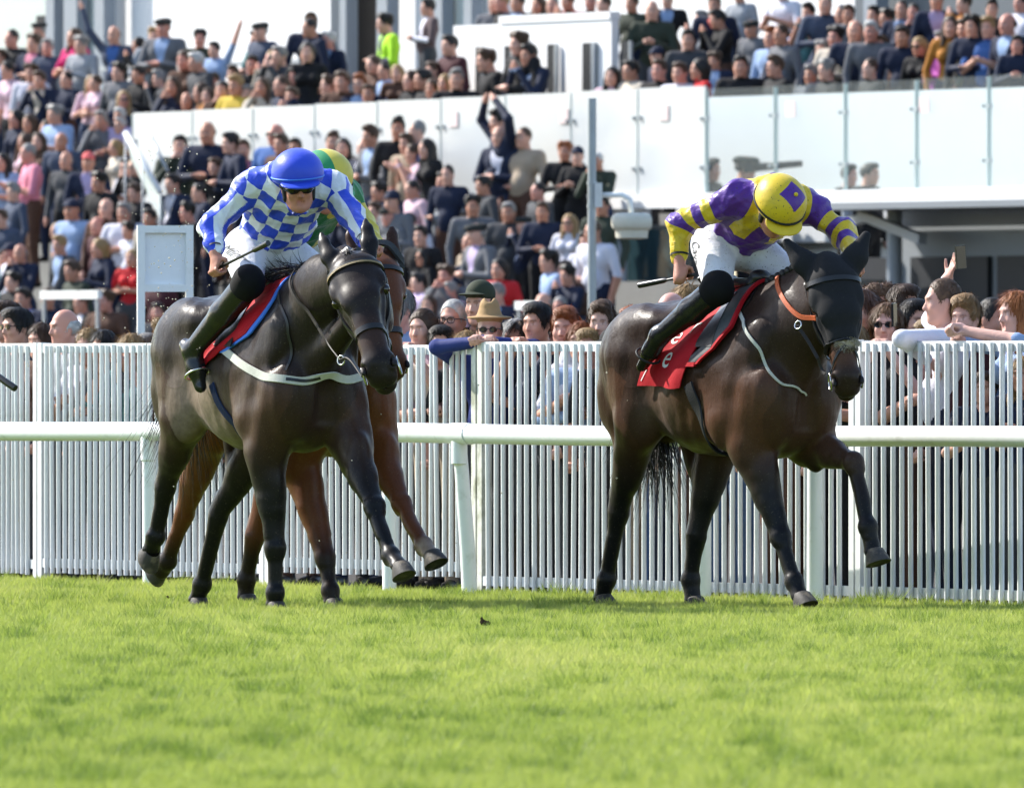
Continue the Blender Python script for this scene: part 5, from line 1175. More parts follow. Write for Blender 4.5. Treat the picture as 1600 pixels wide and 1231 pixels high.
# ------------------------------------------------------------------ spectators: poses built once, worn in each one's own colours
m_top = from_object('spectator jacket cloth', 'col_top', bmp=.5); m_shirt = from_object('spectator shirt cloth', 'col_shirt', bmp=.4)
m_fore = from_object('spectator sleeve or forearm', 'col_fore', rough=.7); m_leg = from_object('spectator trousers', 'col_leg', bmp=.4); m_shoe = from_object('spectator shoes', 'col_shoe', rough=.5)
m_hairp = from_object('spectator hair', 'col_hair', rough=.5, var=.35, nscale=60, bmp=.3, bscale=160, spec=.4); m_hat = from_object('spectator hat', 'col_hat', rough=.8, bmp=.2)
m_hiviz = simple('high visibility yellow', (.45, .80, .03), .6, .3, var=.08)
HC = np.array([.02, 0, 1.60])     # centre of the head of a 1.74 m figure facing +x
V3 = lambda *a: np.array(a, float)
ARMS = dict(
    down=((V3(-.02, .20, 1.40), V3(-.03, .27, 1.12), V3(.06, .25, .88), 0),),
    fold=((V3(-.02, .20, 1.40), V3(.03, .28, 1.13), V3(.20, .03, 1.16), 0),),
    clap=((V3(-.02, .20, 1.40), V3(.06, .27, 1.12), V3(.29, .05, 1.22), 0),),
    mouth=((V3(-.02, .20, 1.40), V3(.15, .24, 1.16), V3(.20, .05, 1.44), 0),),
    lean=((V3(.0, .20, 1.41), V3(.20, .30, 1.45), V3(.36, .04, 1.50), 0),),
    slump=((V3(.02, .20, 1.42), V3(.27, .30, 1.49), V3(.43, .0, 1.525), 0),),
    phone=((V3(-.02, .20, 1.40), V3(.16, .24, 1.25), V3(.34, .06, 1.52), 0),),
    raiseR=((V3(-.02, .20, 1.40), V3(-.03, .27, 1.12), V3(.06, .25, .88), 0), (V3(-.02, -.20, 1.43), V3(.03, -.36, 1.66), V3(.0, -.46, 1.92), 0)),
    raiseL=((V3(-.02, .20, 1.43), V3(.03, .36, 1.66), V3(.0, .46, 1.92), 0), (V3(-.02, -.20, 1.40), V3(-.03, -.27, 1.12), V3(.06, -.25, .88), 0)),
    reach=((V3(.02, .20, 1.40), V3(.33, .38, 1.40), V3(.16, .20, 1.30), 0), (V3(-.02, -.20, 1.43), V3(.0, -.34, 1.50), V3(-.055, -.22, 1.70), 0)),
    both=((V3(-.02, .20, 1.43), V3(.06, .36, 1.62), V3(.10, .14, 1.80), 0),))
FIG = {}
def figure(pose, fem, h, mouth=0.0):
    """one continuous body mesh: skin, clothes and shoes as zones"""
    key = (pose, fem, h, mouth)
    if key in FIG: return FIG[key]
    sw = .86 if fem else 1.0
    P = [RC(V3(-.01, 0, 1.02), V3(-.015, 0, 1.20), .125 * (1.05 if fem else 1), .128 * (.88 if fem else 1), .06, ((1, 0, 0), .74), 1), RC(V3(-.015, -.075 * sw, 1.31), V3(-.015, .075 * sw, 1.31), .125 * sw, .125 * sw, .07, ((1, 0, 0), .86), 1),
         RC(V3(-.02, -.165 * sw, 1.405), V3(-.02, .165 * sw, 1.405), .062, .062, .05, None, 1), RC(V3(-.02, 0, 1.43), V3(.0, 0, 1.53), .066 * sw, .055 * sw, .025, None, 0),
         RC(V3(-.015, -.055, .94), V3(-.015, .055, .94), .125, .125, .05, ((1, 0, 0), .85), 4)]
    if fem: P += [EL(V3(.075, y * .07, 1.28), (.06, .065, .065), k=.04, tg=1) for y in (-1, 1)]
    else: P += [EL(V3(.06, 0, 1.08), (.09, .12, .13), k=.05, tg=1)]
    for y in (-1, 1):
        P += [RC(V3(-.01, y * .085, .90), V3(.01, y * .095, .50), .092, .062, .03, None, 4), RC(V3(.01, y * .095, .50), V3(-.02, y * .10, .09), .062, .045, .02, None, 4),
              RC(V3(-.04, y * .10, .045), V3(.15, y * .115, .035), .042, .036, .02, None, 5)]
    arms = ARMS[pose]; arms = arms if len(arms) == 2 else (arms[0], tuple(V3(q[0], -q[1], q[2]) if hasattr(q, '__len__') else q for q in arms[0]))
    for sh, el, wr, _ in arms:
        sh = sh * V3(1, sw, 1); P += [RC(sh, el, .058 * sw, .048 * sw, .03, None, 1), RC(el, wr, .046 * sw, .034 * sw, .015, None, 3)]
        d = unit(wr - el); c = wr + d * .055
        if h < .012 and pose not in ('raiseL', 'raiseR', 'reach'): P += hand_prims(wr + d * .01, wr + d * .05 + V3(.02, 0, -.01), V3(0, 1., .3), -V3(.2, 0, -1) if pose != 'down' else V3(0, np.sign(wr[1]), 0), 0, .95)
        elif h < .012: P += open_hand(wr, c, d, V3(1, 0, 0), 0, 1.0)
        else: P += [RC(wr, c, .030, .032, .02, None, 0), RC(c, c + d * .07, .026, .014, .02, None, 0)]
    fp, _ = face_prims(HC, V3(1, 0, -.03), V3(0, 0, 1), .93, 0, mouth, k=.02); P += fp
    F_ = Field(P, h); V, Q = F_.nets(1); tg = F_.tags(V)
    x, y, z = V.T
    vee = (tg == 1) & (x > .03) & (np.abs(y) < np.clip((z - 1.08) * .30, 0, .09)) & (z > 1.08); tg = np.where(vee, 2, tg)
    vn = (tg == 0) & (z < 1.475) & (z > 1.30) & (np.abs(y) < .12); tg = np.where(vn & (h > .012), 2, tg)
    ft = tg[Q]; fm = np.sort(ft, axis=1)[:, 1]
    me = mesh_np('person_' + pose, V, [Q]); set_col(me, 'tint', face_tint(V, inv_head(HC, V3(1, 0, -.03), V3(0, 0, 1), .93)))
    for m in (m_skin, m_top, m_shirt, m_fore, m_leg, m_shoe): me.materials.append(m)
    me.polygons.foreach_set('material_index', fm.astype(np.int32)); FIG[key] = me; return me
HAIRM = {}
def hair_mesh(kind, h):
    if (kind, h) in HAIRM: return HAIRM[(kind, h)]
    c = HC; f, w_, u = V3(1, 0, 0), V3(0, 1, 0), V3(0, 0, 1); s_ = .93
    E = lambda p, r, k=.02, sub=False: EL(c + np.array(p) * s_, np.array(r) * s_, None, k, 0, sub); C = lambda p, q, a, b, k=.02, fl=None: RC(c + np.array(p) * s_, c + np.array(q) * s_, a * s_, b * s_, k, fl)
    amp = .004; mat = m_hairp
    base = [E((-.016, 0, .028), (.105, .086, .104))]; face = E((.095, 0, -.030), (.082, .080, .098), .012, True); low = [E((-.02, 0, -.15), (.2, .2, .105), .02, True)]
    if kind == 'short': pr = base + [E((.045, 0, .095), (.055, .065, .035))] + [face] + low
    elif kind == 'quiff': pr = base + [E((.065, 0, .10), (.05, .06, .035)), E((.02, .02, .115), (.06, .05, .03))] + [face] + low
    elif kind == 'bald': pr = [E((-.025, 0, .0), (.100, .086, .075)), E((.07, 0, .03), (.12, .09, .10), .01, True), E((-.02, 0, .11), (.12, .075, .085), .01, True)] + low; amp = .002
    elif kind == 'crop': pr = [E((-.014, 0, .028), (.100, .080, .102)), E((.095, 0, -.03), (.085, .085, .11), .008, True)] + low; amp = .002
    elif kind == 'bob': pr = base + [C((-.05, 0, .0), (-.06, 0, -.10), .092, .075, .03, ((0, 1, 0), 1.15)), E((.105, 0, -.055), (.095, .068, .125), .012, True)]; amp = .006
    elif kind == 'long': pr = base + [C((-.05, 0, .0), (-.075, 0, -.20), .092, .085, .03, ((0, 1, 0), 1.1)), C((-.01, .075, -.05), (.02, .085, -.22), .035, .032, .02), C((-.01, -.075, -.05), (.02, -.085, -.22), .035, .032, .02), E((.108, 0, -.05), (.095, .066, .128), .012, True)]; amp = .007
    elif kind == 'tied': pr = base + [E((-.11, 0, .02), (.045, .04, .045)), face] + low; amp = .003
    elif kind == 'curly': pr = base + [E((.03, y * .04, .10), (.05, .05, .045)) for y in (-1, 1)] + [E((-.05, y * .05, .07), (.06, .06, .055)) for y in (-1, 1)] + [face] + low; amp = .010
    elif kind == 'flat_cap': pr = [C((-.06, 0, .075), (.06, 0, .068), .085, .078, .03, ((0, 0, 1), .55)), C((.085, -.04, .045), (.085, .04, .045), .034, .034, .02, ((0, 0, 1), .4)), E((-.02, 0, .03), (.098, .08, .06))] + [E((0, 0, -.13), (.25, .2, .15), .01, True)]; amp = 0; mat = m_hat
    elif kind == 'ball_cap': pr = [E((-.012, 0, .055), (.106, .088, .088)), C((.095, -.035, .052), (.100, .035, .052), .055, .055, .012, ((0, 0, 1), .16)), E((0, 0, -.13), (.25, .2, .168), .008, True)]; amp = 0; mat = m_hat
    elif kind == 'trilby': pr = [C((-.012, 0, .08), (-.012, 0, .135), .100, .078, .015, ((0, 1, 0), .88)), C((-.012, 0, .072), (-.012, 0, .075), .150, .150, .012, ((0, 0, 1), .09)), E((-.01, 0, .195), (.07, .022, .03), .02, True), E((0, 0, -.13), (.25, .2, .185), .004, True)]; amp = 0; mat = m_hat
    elif kind == 'hood': pr = [E((-.02, 0, .02), (.125, .105, .125)), C((-.04, 0, -.05), (-.05, 0, -.16), .10, .11, .04), E((.12, 0, -.03), (.10, .075, .10), .015, True)]; amp = .002; mat = m_top
    F_ = Field(pr, h if h > .012 else .0065); V, Q = F_.nets(1)
    fine = h <= .012
    if amp and not fine:
        n = unit_rows(V - c); t = RNG.normal(0, .5, len(V)); V = V + n * (t * amp * .5)[:, None]
    faces = [Q]
    if amp and fine:
        # a layer of real strands over the cap: they follow the way the hair is worn
        n = unit_rows(V - c); cnt = dict(bald=700, crop=1600).get(kind, 2400); pick = RNG.integers(0, len(V), cnt); P0 = V[pick]; nn = n[pick]; rel = (P0 - c) / s_
        down = V3(0, 0, -1); crown = V3(-.05, 0, .11); away = unit_rows(rel - crown)
        ln = dict(short=.030, quiff=.034, bald=.016, crop=.010, bob=.06, long=.085, tied=.05, curly=.026).get(kind, .03) * (.6 + .6 * RNG.random(cnt)); ln = ln * np.where((rel[:, 0] > .035) & (rel[:, 2] < .10), .45, 1.0)
        if kind in ('long', 'bob'): d = away * .5 + down * (.9 - .5 * np.clip(rel[:, 2:3] * 8, 0, 1))
        elif kind == 'tied': d = np.stack([-np.ones(cnt), rel[:, 1] * 0, .1 - rel[:, 2] * 2], 1)
        elif kind == 'quiff': d = away * .4 + V3(.5, .35, .35) * (rel[:, 0:1] > 0) + down * .4 * (rel[:, 0:1] <= 0)
        else: d = away + down * .25
        d = d - nn * (d * nn).sum(1)[:, None]; d = unit_rows(d + RNG.normal(0, .13 if kind != 'curly' else .7, d.shape)); lift = .02 + .10 * RNG.random((cnt, 1)) ** 2; side = unit_rows(np.cross(d, nn))
        wd = .0018 + .0014 * RNG.random((cnt, 1)); S_ = []
        for k in range(3):
            f_ = k / 2; q = P0 + d * ln[:, None] * f_ + nn * (.002 + ln[:, None] * lift * (f_ - f_ * f_ * .75)) - V3(0, 0, 1) * (ln[:, None] * .18 * f_ * f_); S_ += [q - side * wd * (1 - .8 * f_), q + side * wd * (1 - .8 * f_)]
        S_ = np.stack(S_, 1).reshape(-1, 3); o_ = len(V) + np.arange(cnt)[:, None] * 6; V = np.vstack([V, S_]); faces += [o_ + np.array([[0, 1, 3, 2]]), o_ + np.array([[2, 3, 5, 4]])]
    me = mesh_np(kind, V, faces); me.materials.append(mat); HAIRM[(kind, h)] = me; return me
def unit_rows(a): return a / np.maximum(np.linalg.norm(a, axis=1, keepdims=True), 1e-9)
def sunglasses_mesh(h, kind):
    if (kind, h) in HAIRM: return HAIRM[(kind, h)]
    c = HC; s_ = .93; P = lambda a, b, d: c + V3(a, b, d) * s_; b = MB()
    for y in (-1, 1):
        if kind == 'sunglasses':
            V = [P(.105 - .010 * abs(math.cos(t)), y * .033 + .027 * math.cos(t), -.006 + .019 * math.sin(t)) for t in np.linspace(0, 2 * math.pi, 14, endpoint=False)]
            n = len(V); b.add(V + [q - V3(.005, 0, 0) for q in V], [tuple(range(n)), tuple(reversed(range(n, 2 * n)))] + [(k, n + k, n + (k + 1) % n, (k + 1) % n) for k in range(n)])
        else: b.tube([P(.102, y * .033 + .026 * math.cos(t), -.006 + .019 * math.sin(t)) for t in np.linspace(0, 2 * math.pi, 15)], .0025, 5, False)
        b.tube([P(.10, y * .058, .002), P(.03, y * .082, .0), P(-.02, y * .084, -.006)], .003, 5)
    b.tube([P(.106, -.008, .0), P(.106, .008, .0)], .003, 5)
    me = bpy.data.meshes.new(kind); me.from_pydata(b.v, [], b.f); me.materials.append(m_goggle); HAIRM[(kind, h)] = me; return me
CC = dict(n=(.014, .020, .045), k=(.012, .012, .014), w=(.60, .60, .68), b=(.27, .37, .56), B=(.05, .12, .33), g=(.13, .135, .15), G=(.035, .045, .032), r=(.50, .02, .025), p=(.62, .22, .30), m=(.50, .015, .13),
          t=(.34, .27, .20), o=(.42, .17, .03), u=(.09, .045, .03), v=(.42, .34, .52), c=(.52, .46, .38), h=(.055, .058, .065), e=(.06, .16, .17), s=(.055, .07, .11), l=(.29, .31, .34), a=(.055, .015, .02), C=(.60, .12, .10), V=(.42, .10, .38), y=(.55, .40, .06), P=(.60, .42, .48))
CN = dict(n='navy', k='black', w='white', b='light blue', B='blue', g='grey', G='dark green', r='red', p='pink', m='magenta', t='tan', o='orange brown', u='brown', v='lilac', c='cream', h='charcoal', e='teal', s='slate blue', l='pale grey', a='maroon', C='coral', V='purple', y='yellow', P='pale pink')
HCOL = dict(d=(.012, .009, .007), b=(.060, .032, .017), l=(.30, .19, .08), g=(.22, .21, .20), w=(.50, .49, .47), r=(.24, .070, .018))
HN = dict(d='dark', b='brown', l='fair', g='grey', w='white', r='red')
SKINS = [(.52, .26, .18), (.58, .31, .22), (.46, .22, .14), (.62, .35, .26), (.54, .24, .18)]
def dress(o, top, shirt, fore, leg, hair, hat, skin):
    o['col_top'] = top; o['col_shirt'] = shirt; o['col_fore'] = fore; o['col_leg'] = leg; o['col_skin'] = skin; o['col_hair'] = hair; o['col_hat'] = hat; o['col_shoe'] = (.02, .018, .016)
def person(pos, ang, height, pose, fem, h, top, shirt, fore, leg, hairk, hairc, hat=None, hatc=(.05, .05, .05), skin=None, glasses=None, mouth=0.0, tilt=0.0):
    """ang: facing, 0 towards the camera, positive to the picture's left (degrees)"""
    o = bpy.data.objects.new('person', figure(pose, fem, h, mouth)); COL.objects.link(o)
    a = math.radians(ang); fx, fy = -math.sin(a), -math.cos(a); o.location = (pos[0], pos[1], pos[2]); o.rotation_euler = (0, tilt, math.atan2(fy, fx)); sc = height / 1.74; wd_ = sc * (random.uniform(.93, 1.12) if h > .012 else random.uniform(.97, 1.05)); o.scale = (wd_, wd_, sc)
    skin = skin or random.choice(SKINS); cols = (top, shirt or top, fore or skin, leg, hairc, hatc, skin); dress(o, *cols)
    for k_, nm in ((hairk, 'hair'), (hat, 'hat')):
        if k_:
            c = link(bpy.data.objects.new(nm if k_ != 'hood' else 'hood', hair_mesh(k_, h)), o); dress(c, *cols)
    if glasses: link(bpy.data.objects.new(glasses, sunglasses_mesh(h, glasses)), o)
    o['category'] = 'person'; return o
# ------------------------------------------------------------------ the crowd on the stand, one by one: column, row of the photo, coat, hair, extras
# coat code may be two letters: coat + shirt under it; hair: d b l g w r short, D B L dark/brown/fair long, 0 bald, F flat cap, K ball cap, R red curly
UP = '''13,59,k,d 48,67,np,b 68,48,g,F 72,74,s,g 111,57,m,B 135,70,l,g 184,54,sB,0,X 224,72,k,D 240,57,l,l 258,41,gb,F 7,90,b,b 28,108,P,D 52,113,w,b 70,125,nc,b 100,125,n,d 142,132,P,L 157,131,P,B 186,112,g,d
184,128,h,g 193,155,n,L,S 231,116,k,d 253,124,h,g 263,150,n,b 25,185,n,D 55,192,u,B 98,178,b,g 165,186,g,g 183,182,v,w 297,92,u,B 324,95,h,w 343,79,b,d,Y 394,63,e,d 415,48,s,F 313,60,G,d 486,33,n,b 501,42,n,d 508,64,nb,w
397,100,k,d 418,92,c,L 437,86,h,g 434,101,n,d 507,132,k,b 378,131,y,l 386,147,s,g 350,140,u,D 360,117,u,b 333,127,u,B 312,143,o,B 306,117,r,l 287,112,Bw,w 291,158,n,0 529,126,k,b 542,124,u,b 562,130,nb,r 605,112,b,d 589,101,u,B
618,35,H,d 662,13,W,d 624,115,u,L 638,124,k,B 659,122,k,d 676,138,P,B 694,130,w,L 713,122,k,g 702,69,a,d 691,110,u,b 733,66,k,b 450,132,n,b 470,120,k,d 408,135,c,B 460,150,k,b 575,146,n,b 480,80,k,D 272,133,n,B 320,150,a,B
782,90,k,b 812,76,k,g 829,63,k,b 839,82,nb,d 776,128,a,d 957,119,P,D 980,109,c,d 774,6,g,b 791,3,k,l 812,4,nb,d 841,9,k,B 861,8,s,g 902,1,rG,b 922,2,G,g 947,8,s,b 984,6,G,b
1019,15,G,0 1046,1,kb,d 1093,31,l,g 1118,6,n,b 1124,43,C,O 1157,-8,l,b 1186,46,g,F 1199,57,b,r 1222,-12,w,d 1231,52,g,b 1252,46,b,d 1044,88,n,K 1027,107,k,b 1064,112,w,b 1089,106,r,D 1124,96,nb,b 1158,101,k,d 1203,102,k,b 1222,79,nb,r 1265,117,g,g 1284,79,n,g 1293,110,n,0 1140,30,k,d 1075,60,h,d
1313,22,n,g 1330,21,g,b 1364,24,k,d 1385,30,n,d 1408,15,nb,d 1309,57,c,d 1338,46,n,0 1364,46,g,w 1374,70,l,b 1335,92,Gw,d 1302,108,k,g 1352,106,k,b 1406,90,u,B 1443,73,k,L,S 1468,65,V,g,S 1486,40,o,B 1515,44,k,b 1526,38,n,d 1544,42,B,l 1577,36,nb,0 1550,14,k,d 1464,-2,nv,d 1594,4,w,d 1432,20,n,d 1500,5,o,b 1270,20,e,d 1290,5,s,b 1415,55,n,d 1590,70,n,d 1530,80,G,b'''
LOW = '''5,253,b,D 34,222,P,B 51,238,p,g,T 73,201,k,B 59,221,u,B 101,221,s,0 100,250,h,0 138,253,nv,K,Q 162,283,k,d 191,262,w,d 189,232,c,L 209,262,k,L,S 184,197,v,w 165,198,g,g 120,326,b,K 162,324,u,0 194,331,w,g 162,353,a,0 213,361,w,d 105,362,b,l
42,395,n,0 24,395,w,K 5,405,e,d 105,381,hb,l 172,386,n,L 203,404,r,L 47,463,B,d 83,463,n,b 142,471,kw,b 170,468,u,b 246,488,h,d 283,225,G,d 331,203,n,0,A 377,220,n,d 381,232,np,b 428,207,B,0,S 440,223,u,b 274,286,nw,d 381,260,n,b 300,330,k,d 330,300,n,d 20,300,s,g 12,340,s,b 240,340,c,d 225,300,k,b 20,440,k,d 130,420,G,b 255,430,a,b
520,220,c,b 537,230,P,D 567,230,nw,0 589,210,gb,b 623,197,k,d 648,202,B,g 645,222,t,b 660,238,P,B 676,231,k,D 704,272,n,d 659,296,P,d 690,284,l,d 625,313,g,K 625,337,g,F 638,348,w,d,S 661,367,k,d 787,186,n,d,Z 789,210,nw,0 802,238,nw,d,S 812,213,t,b 883,237,k,R 902,245,k,K 942,253,G,w 818,353,nw,F 757,363,gv,F 888,350,w,L,S
732,378,t,B 738,400,nw,0 668,403,k,D,S 782,419,r,D 715,456,P,g 788,456,nb,g 645,442,v,d 671,476,u,B 871,405,b,d 897,430,n,d 880,422,u,B 918,378,w,d 851,473,P,0 884,478,t,g 600,300,n,d 585,330,h,b 940,360,w,b 700,430,g,b 610,400,u,b 835,300,h,d 760,290,h,d 850,330,n,b 740,320,g,d 940,320,G,d 560,330,n,b 460,230,h,d 350,260,k,b 400,300,n,d 800,330,h,g'''
def zone(u, low):
    if low: return 'beside the stairs at the left of the lower terrace' if u < 205 else 'on the lower terrace behind the blue capped jockey' if u < 600 else 'on the lower terrace left of the mast' if u < 920 else 'on the lower terrace by the mast'
    return 'in the upper tier left of the parapet end' if u < 205 else 'in the upper tier above the long white parapet' if u < 560 else 'in the upper tier by the dark doorway' if u < 742 else 'by the slotted white upper parapet' if u < 992 else 'in the upper tier above the stickered panes' if u < 1300 else 'in the upper tier at the right'
HTXT = {'0': 'bald head', 'F': 'flat cap', 'K': 'peaked cap', 'D': 'fuller dark hair', 'B': 'fuller brown hair', 'L': 'fuller fair hair', 'R': 'curly red hair', 'O': 'hood up'}
ROWS_STAND = []
CROWD = []
def add_crowd(txt, low):
    for it in txt.split():
        q = it.split(','); u, v, cc, hk = float(q[0]), float(q[1]), q[2], q[3]; ex = q[4] if len(q) > 4 else ''
        if low: rows = ROW_L + (ROW_A if u < 195 else [])
        elif u < 200: rows = ROW_A + ROW_U
        elif u > 1000: rows = ROW_U
        else: rows = ROW_M if not (742 < u < 990 and v > 50) else [(5.85, 2.80), (6.5, 2.86), (7.15, 2.95), (7.8, 3.05)]
        if 742 < u < 992 and v < 20: rows = [(8.75, 3.75), (8.75, 4.0)]
        best = None
        for p, z in rows:
            P = st(u, p); hz = CAMH + (HORV - v) / FPX * P[1]; stat = hz + .13 - z
            e = abs(stat - 1.62)
            if best is None or e < best[0]: best = (e, P, z, stat)
        _, P, z, stat = best
        hgt = min(max(stat, 1.42), 2.0); z = hz_fix = (z if abs(hgt - stat) < 1e-6 else z + (stat - hgt))
        # keep feet on the step: shift depth instead of height is not needed, steps are hidden by the rows in front
        top = CC.get(cc[0], CC['g']); shirt = CC[cc[1]] if len(cc) > 1 and cc[1] in CC else None; fem = hk in 'DBL'
        hat = hatc = None; hairk = 'short'; hc_ = HCOL['b']
        if hk in HCOL: hc_ = HCOL[hk]; hairk = random.choice(['short', 'short', 'crop', 'quiff', 'curly']) if hk != 'r' else 'quiff'
        elif hk == '0': hairk = 'bald'; hc_ = random.choice([HCOL['g'], HCOL['b'], HCOL['d']])
        elif hk == 'F': hat = 'flat_cap'; hatc = (.03, .032, .03); hc_ = HCOL['g']; hairk = 'bald'
        elif hk == 'K': hat = 'ball_cap'; hatc = (.02, .025, .05) if ex != 'Q' else (.62, .12, .12); hairk = 'bald'; hc_ = HCOL['d']
        elif hk in 'DBL': hairk = random.choice(['long', 'long', 'bob', 'tied']); hc_ = HCOL[{'D': 'd', 'B': 'b', 'L': 'l'}[hk]]
        elif hk == 'R': hairk = 'curly'; hc_ = HCOL['r']
        elif hk == 'O': hairk = 'hood'
        pose = {'X': 'raiseR', 'Y': 'raiseL', 'A': 'fold', 'Z': 'both', 'T': 'clap'}.get(ex) or random.choice(['down', 'fold', 'down', 'clap', 'down', 'fold', 'down', 'mouth'] if fem or random.random() < .8 else ['down'])
        ang = 38 + random.uniform(-38, 38)
        fore = None
        sleeved = len(cc) > 1 or cc[0] in 'nkhgGsuaoCVcl'
        if sleeved: fore = top
        leg = random.choice([CC['n'], CC['h'], CC['k'], CC['u'], (.03, .045, .09)])
        sk = random.choice(SKINS)
        gl = 'sunglasses' if ex == 'S' else None
        if cc[0] == 'H': top = (.40, .75, .03); fore = CC['n']; shirt = CC['n']; pose = 'fold'
        if cc[0] == 'W': top = (.10, .07, .075); shirt = CC['w']; fore = CC['w']
        o = person((P[0], P[1], z), ang, hgt, pose, fem, .0145, top, shirt, fore, leg, hairk, hc_, hat, hatc or (.05, .05, .05), sk, gl, 0.0, random.uniform(-.06, .10))
        nm = 'high visibility' if cc[0] == 'H' else 'dark waistcoat over white' if cc[0] == 'W' else CN[cc[0]]
        gar = 'tabard' if cc[0] == 'H' else 'shirt sleeves' if cc[0] == 'W' else ('jacket over ' + CN[cc[1]] + ' shirt' if len(cc) > 1 else 'coat' if cc[0] in 'nkhGsu' else 'top')
        hd = HTXT.get(hk) or (HN[hk] + ' hair')
        act = {'X': ', one arm thrown up', 'Y': ', arm raised high', 'A': ', arms folded', 'Z': ', both arms raised', 'S': ', sunglasses', 'T': ', clapping', 'Q': ' in pink'}.get(ex, '')
        base = 'spectator in %s %s, %s%s' % (nm, gar, hd, act)
        CROWD.append([o, base, zone(u, low), u, v]); o['group'] = 'crowd on the grandstand'
add_crowd(UP, False); add_crowd(LOW, True)
# labels: look first, then where, then the neighbour, then the order along the row
def label_crowd():
    from collections import defaultdict
    by = defaultdict(list)
    for c in CROWD: c.append(c[1]); by[c[1]].append(c)
    for k, g in list(by.items()):
        if len(g) > 1:
            for c in g: c[5] = c[1] + ', ' + c[2]
    by = defaultdict(list)
    for c in CROWD: by[c[5]].append(c)
    ordn = ['leftmost', 'second from left', 'third from left', 'fourth from left', 'fifth from left', 'sixth from left', 'seventh from left', 'eighth from left', 'ninth from left']
    for k, g in by.items():
        if len(g) > 1:
            g.sort(key=lambda c: c[3])
            for i, c in enumerate(g):
                z = c[2].replace('in the upper tier', 'upper tier').replace('on the lower terrace', 'lower terrace').replace('behind the blue capped jockey', 'behind blue cap').replace('at the left of the lower terrace', '')
                c[5] = c[1].replace('spectator in', 'person in') + ', ' + ordn[min(i, 8)] + ', ' + z
    for c in CROWD:
        w = c[5].split(); c[0]['label'] = ' '.join(w[:16])
label_crowd()
# dark figures seen through the glass balcony
for i, (u, v, txt) in enumerate(((1110, 262, 'silhouetted man behind the glass, left of the long lens'), (1163, 258, 'silhouetted man in a cap behind the glass, beside the long lens'), (1325, 272, 'left one of the two close heads behind the glass'), (1357, 270, 'right one of the two close heads behind the glass'), (1010, 285, 'silhouetted head behind the glass by the mast arm'))):
    P = st(u, 6.1); hz = CAMH + (HORV - v) / FPX * P[1]
    o = person((P[0], P[1], 1.70), -60 if i != 1 else -75, hz + .13 - 1.70, 'down', False, .0145, CC['k'], None, CC['k'], CC['k'], 'short' if i != 1 else 'bald', HCOL['d'], 'flat_cap' if i == 1 else None, (.02, .025, .022)); o['label'] = txt; o['group'] = 'people behind the glass balcony'
# the long lens of the one in the cap
P = st(1163, 5.9); hz = CAMH + (HORV - 262) / FPX * P[1]; q0 = at(1178, 262, P[1] - .25); q1 = at(1252, 256, P[1] - .6)
e = empty('camera', tuple(q0)); tag(e, 'long black camera lens pointed along the glass balcony', 'camera')
MB().tube([(0, 0, 0), tuple(q1 - q0)], [.05, .035], 10).build('lens', m_gstrap, e, True); MB().box((-.05, 0, 0), (.14, .10, .12)).build('camera_body', m_gstrap, e)
# ------------------------------------------------------------------ spectators pressed against the fence
def fence_Y(u):
    js = [(800 + j[0] / j[1] * FPX, j) for j in JOINTS]
    for (ua, A), (ub, B) in zip(js[:-1], js[1:]):
        if ua <= u <= ub or ub == js[-1][0]:
            k = (u - 800) / FPX; d = B - A; t = (k * A[1] - A[0]) / (d[0] - k * d[1]); return (A + d * t)[1]
    return 82.0
def front(u, v, back, ang, pose, fem, top, hairk, hairc, label, shirt=None, fore=None, leg=None, hat=None, hatc=(.05, .05, .05), skin=None, glasses=None, mouth=0.0, h=.0100, tilt=0.0, dz=0.0):
    Y = fence_Y(u) + back; c = at(u, v, Y); hgt = (c[2] + .02 - dz) * 1.74 / 1.60
    o = person((c[0], Y, -.02 + dz), ang, hgt, pose, fem, h, top, shirt, fore, leg or CC['h'], hairk, hairc, hat, hatc, skin, glasses, mouth, tilt)
    o['label'] = label; o['group'] = 'spectators along the fence'; return o
SK = SKINS
front(30, 510, .9, 55, 'down', False, CC['n'], 'short', HCOL['d'], 'dark haired man in sunglasses at the fence, far left', glasses='sunglasses', fore=CC['n'], skin=(.55, .30, .22))
front(14, 500, 1.6, 60, 'down', False, CC['s'], 'short', HCOL['b'], 'brown haired man behind the man in sunglasses, far left', fore=CC['s'])
front(66, 532, 1.0, 40, 'down', True, CC['u'], 'bob', HCOL['b'], 'low brown head between the sunglasses man and the bald man')
front(104, 511, .9, 62, 'down', False, CC['l'], 'bald', HCOL['w'], 'balding white haired man in profile at the fence, left', fore=CC['l'], skin=(.56, .28, .21))
front(140, 540, .8, 30, 'clap', True, CC['w'], 'bob', HCOL['l'], 'fair haired head just showing over the fence before the notice board')
front(205, 548, .7, 20, 'phone', True, CC['e'], 'long', HCOL['l'], 'person in teal filming low behind the pickets left of the rump', fore=None)
front(262, 528, 1.3, 30, 'down', True, CC['n'], 'curly', HCOL['l'], 'curly fair head over the fence beneath the notice board')
front(312, 520, 1.4, 30, 'down', False, CC['s'], 'short', HCOL['g'], 'grey head half hidden behind the dark horse\'s croup')
front(345, 525, .8, 20, 'down', True, CC['P'], 'bob', HCOL['b'], 'brown bobbed head hidden behind the dark horse')
front(625, 482, 1.0, 42, 'down', False, CC['b'], 'short', HCOL['g'], 'heavy man in light blue shirt right of the dark horse\'s muzzle', skin=(.55, .27, .21))
front(662, 513, .6, 30, 'mouth', True, CC['P'], 'tied', HCOL['b'], 'woman with tied brown hair, hand to her mouth at the fence', skin=(.60, .34, .26))
front(710, 499, 1.0, 25, 'down', False, CC['v'], 'crop', HCOL['w'], 'white haired man in spectacles behind the blue sleeve', glasses='spectacles', skin=(.56, .28, .21))
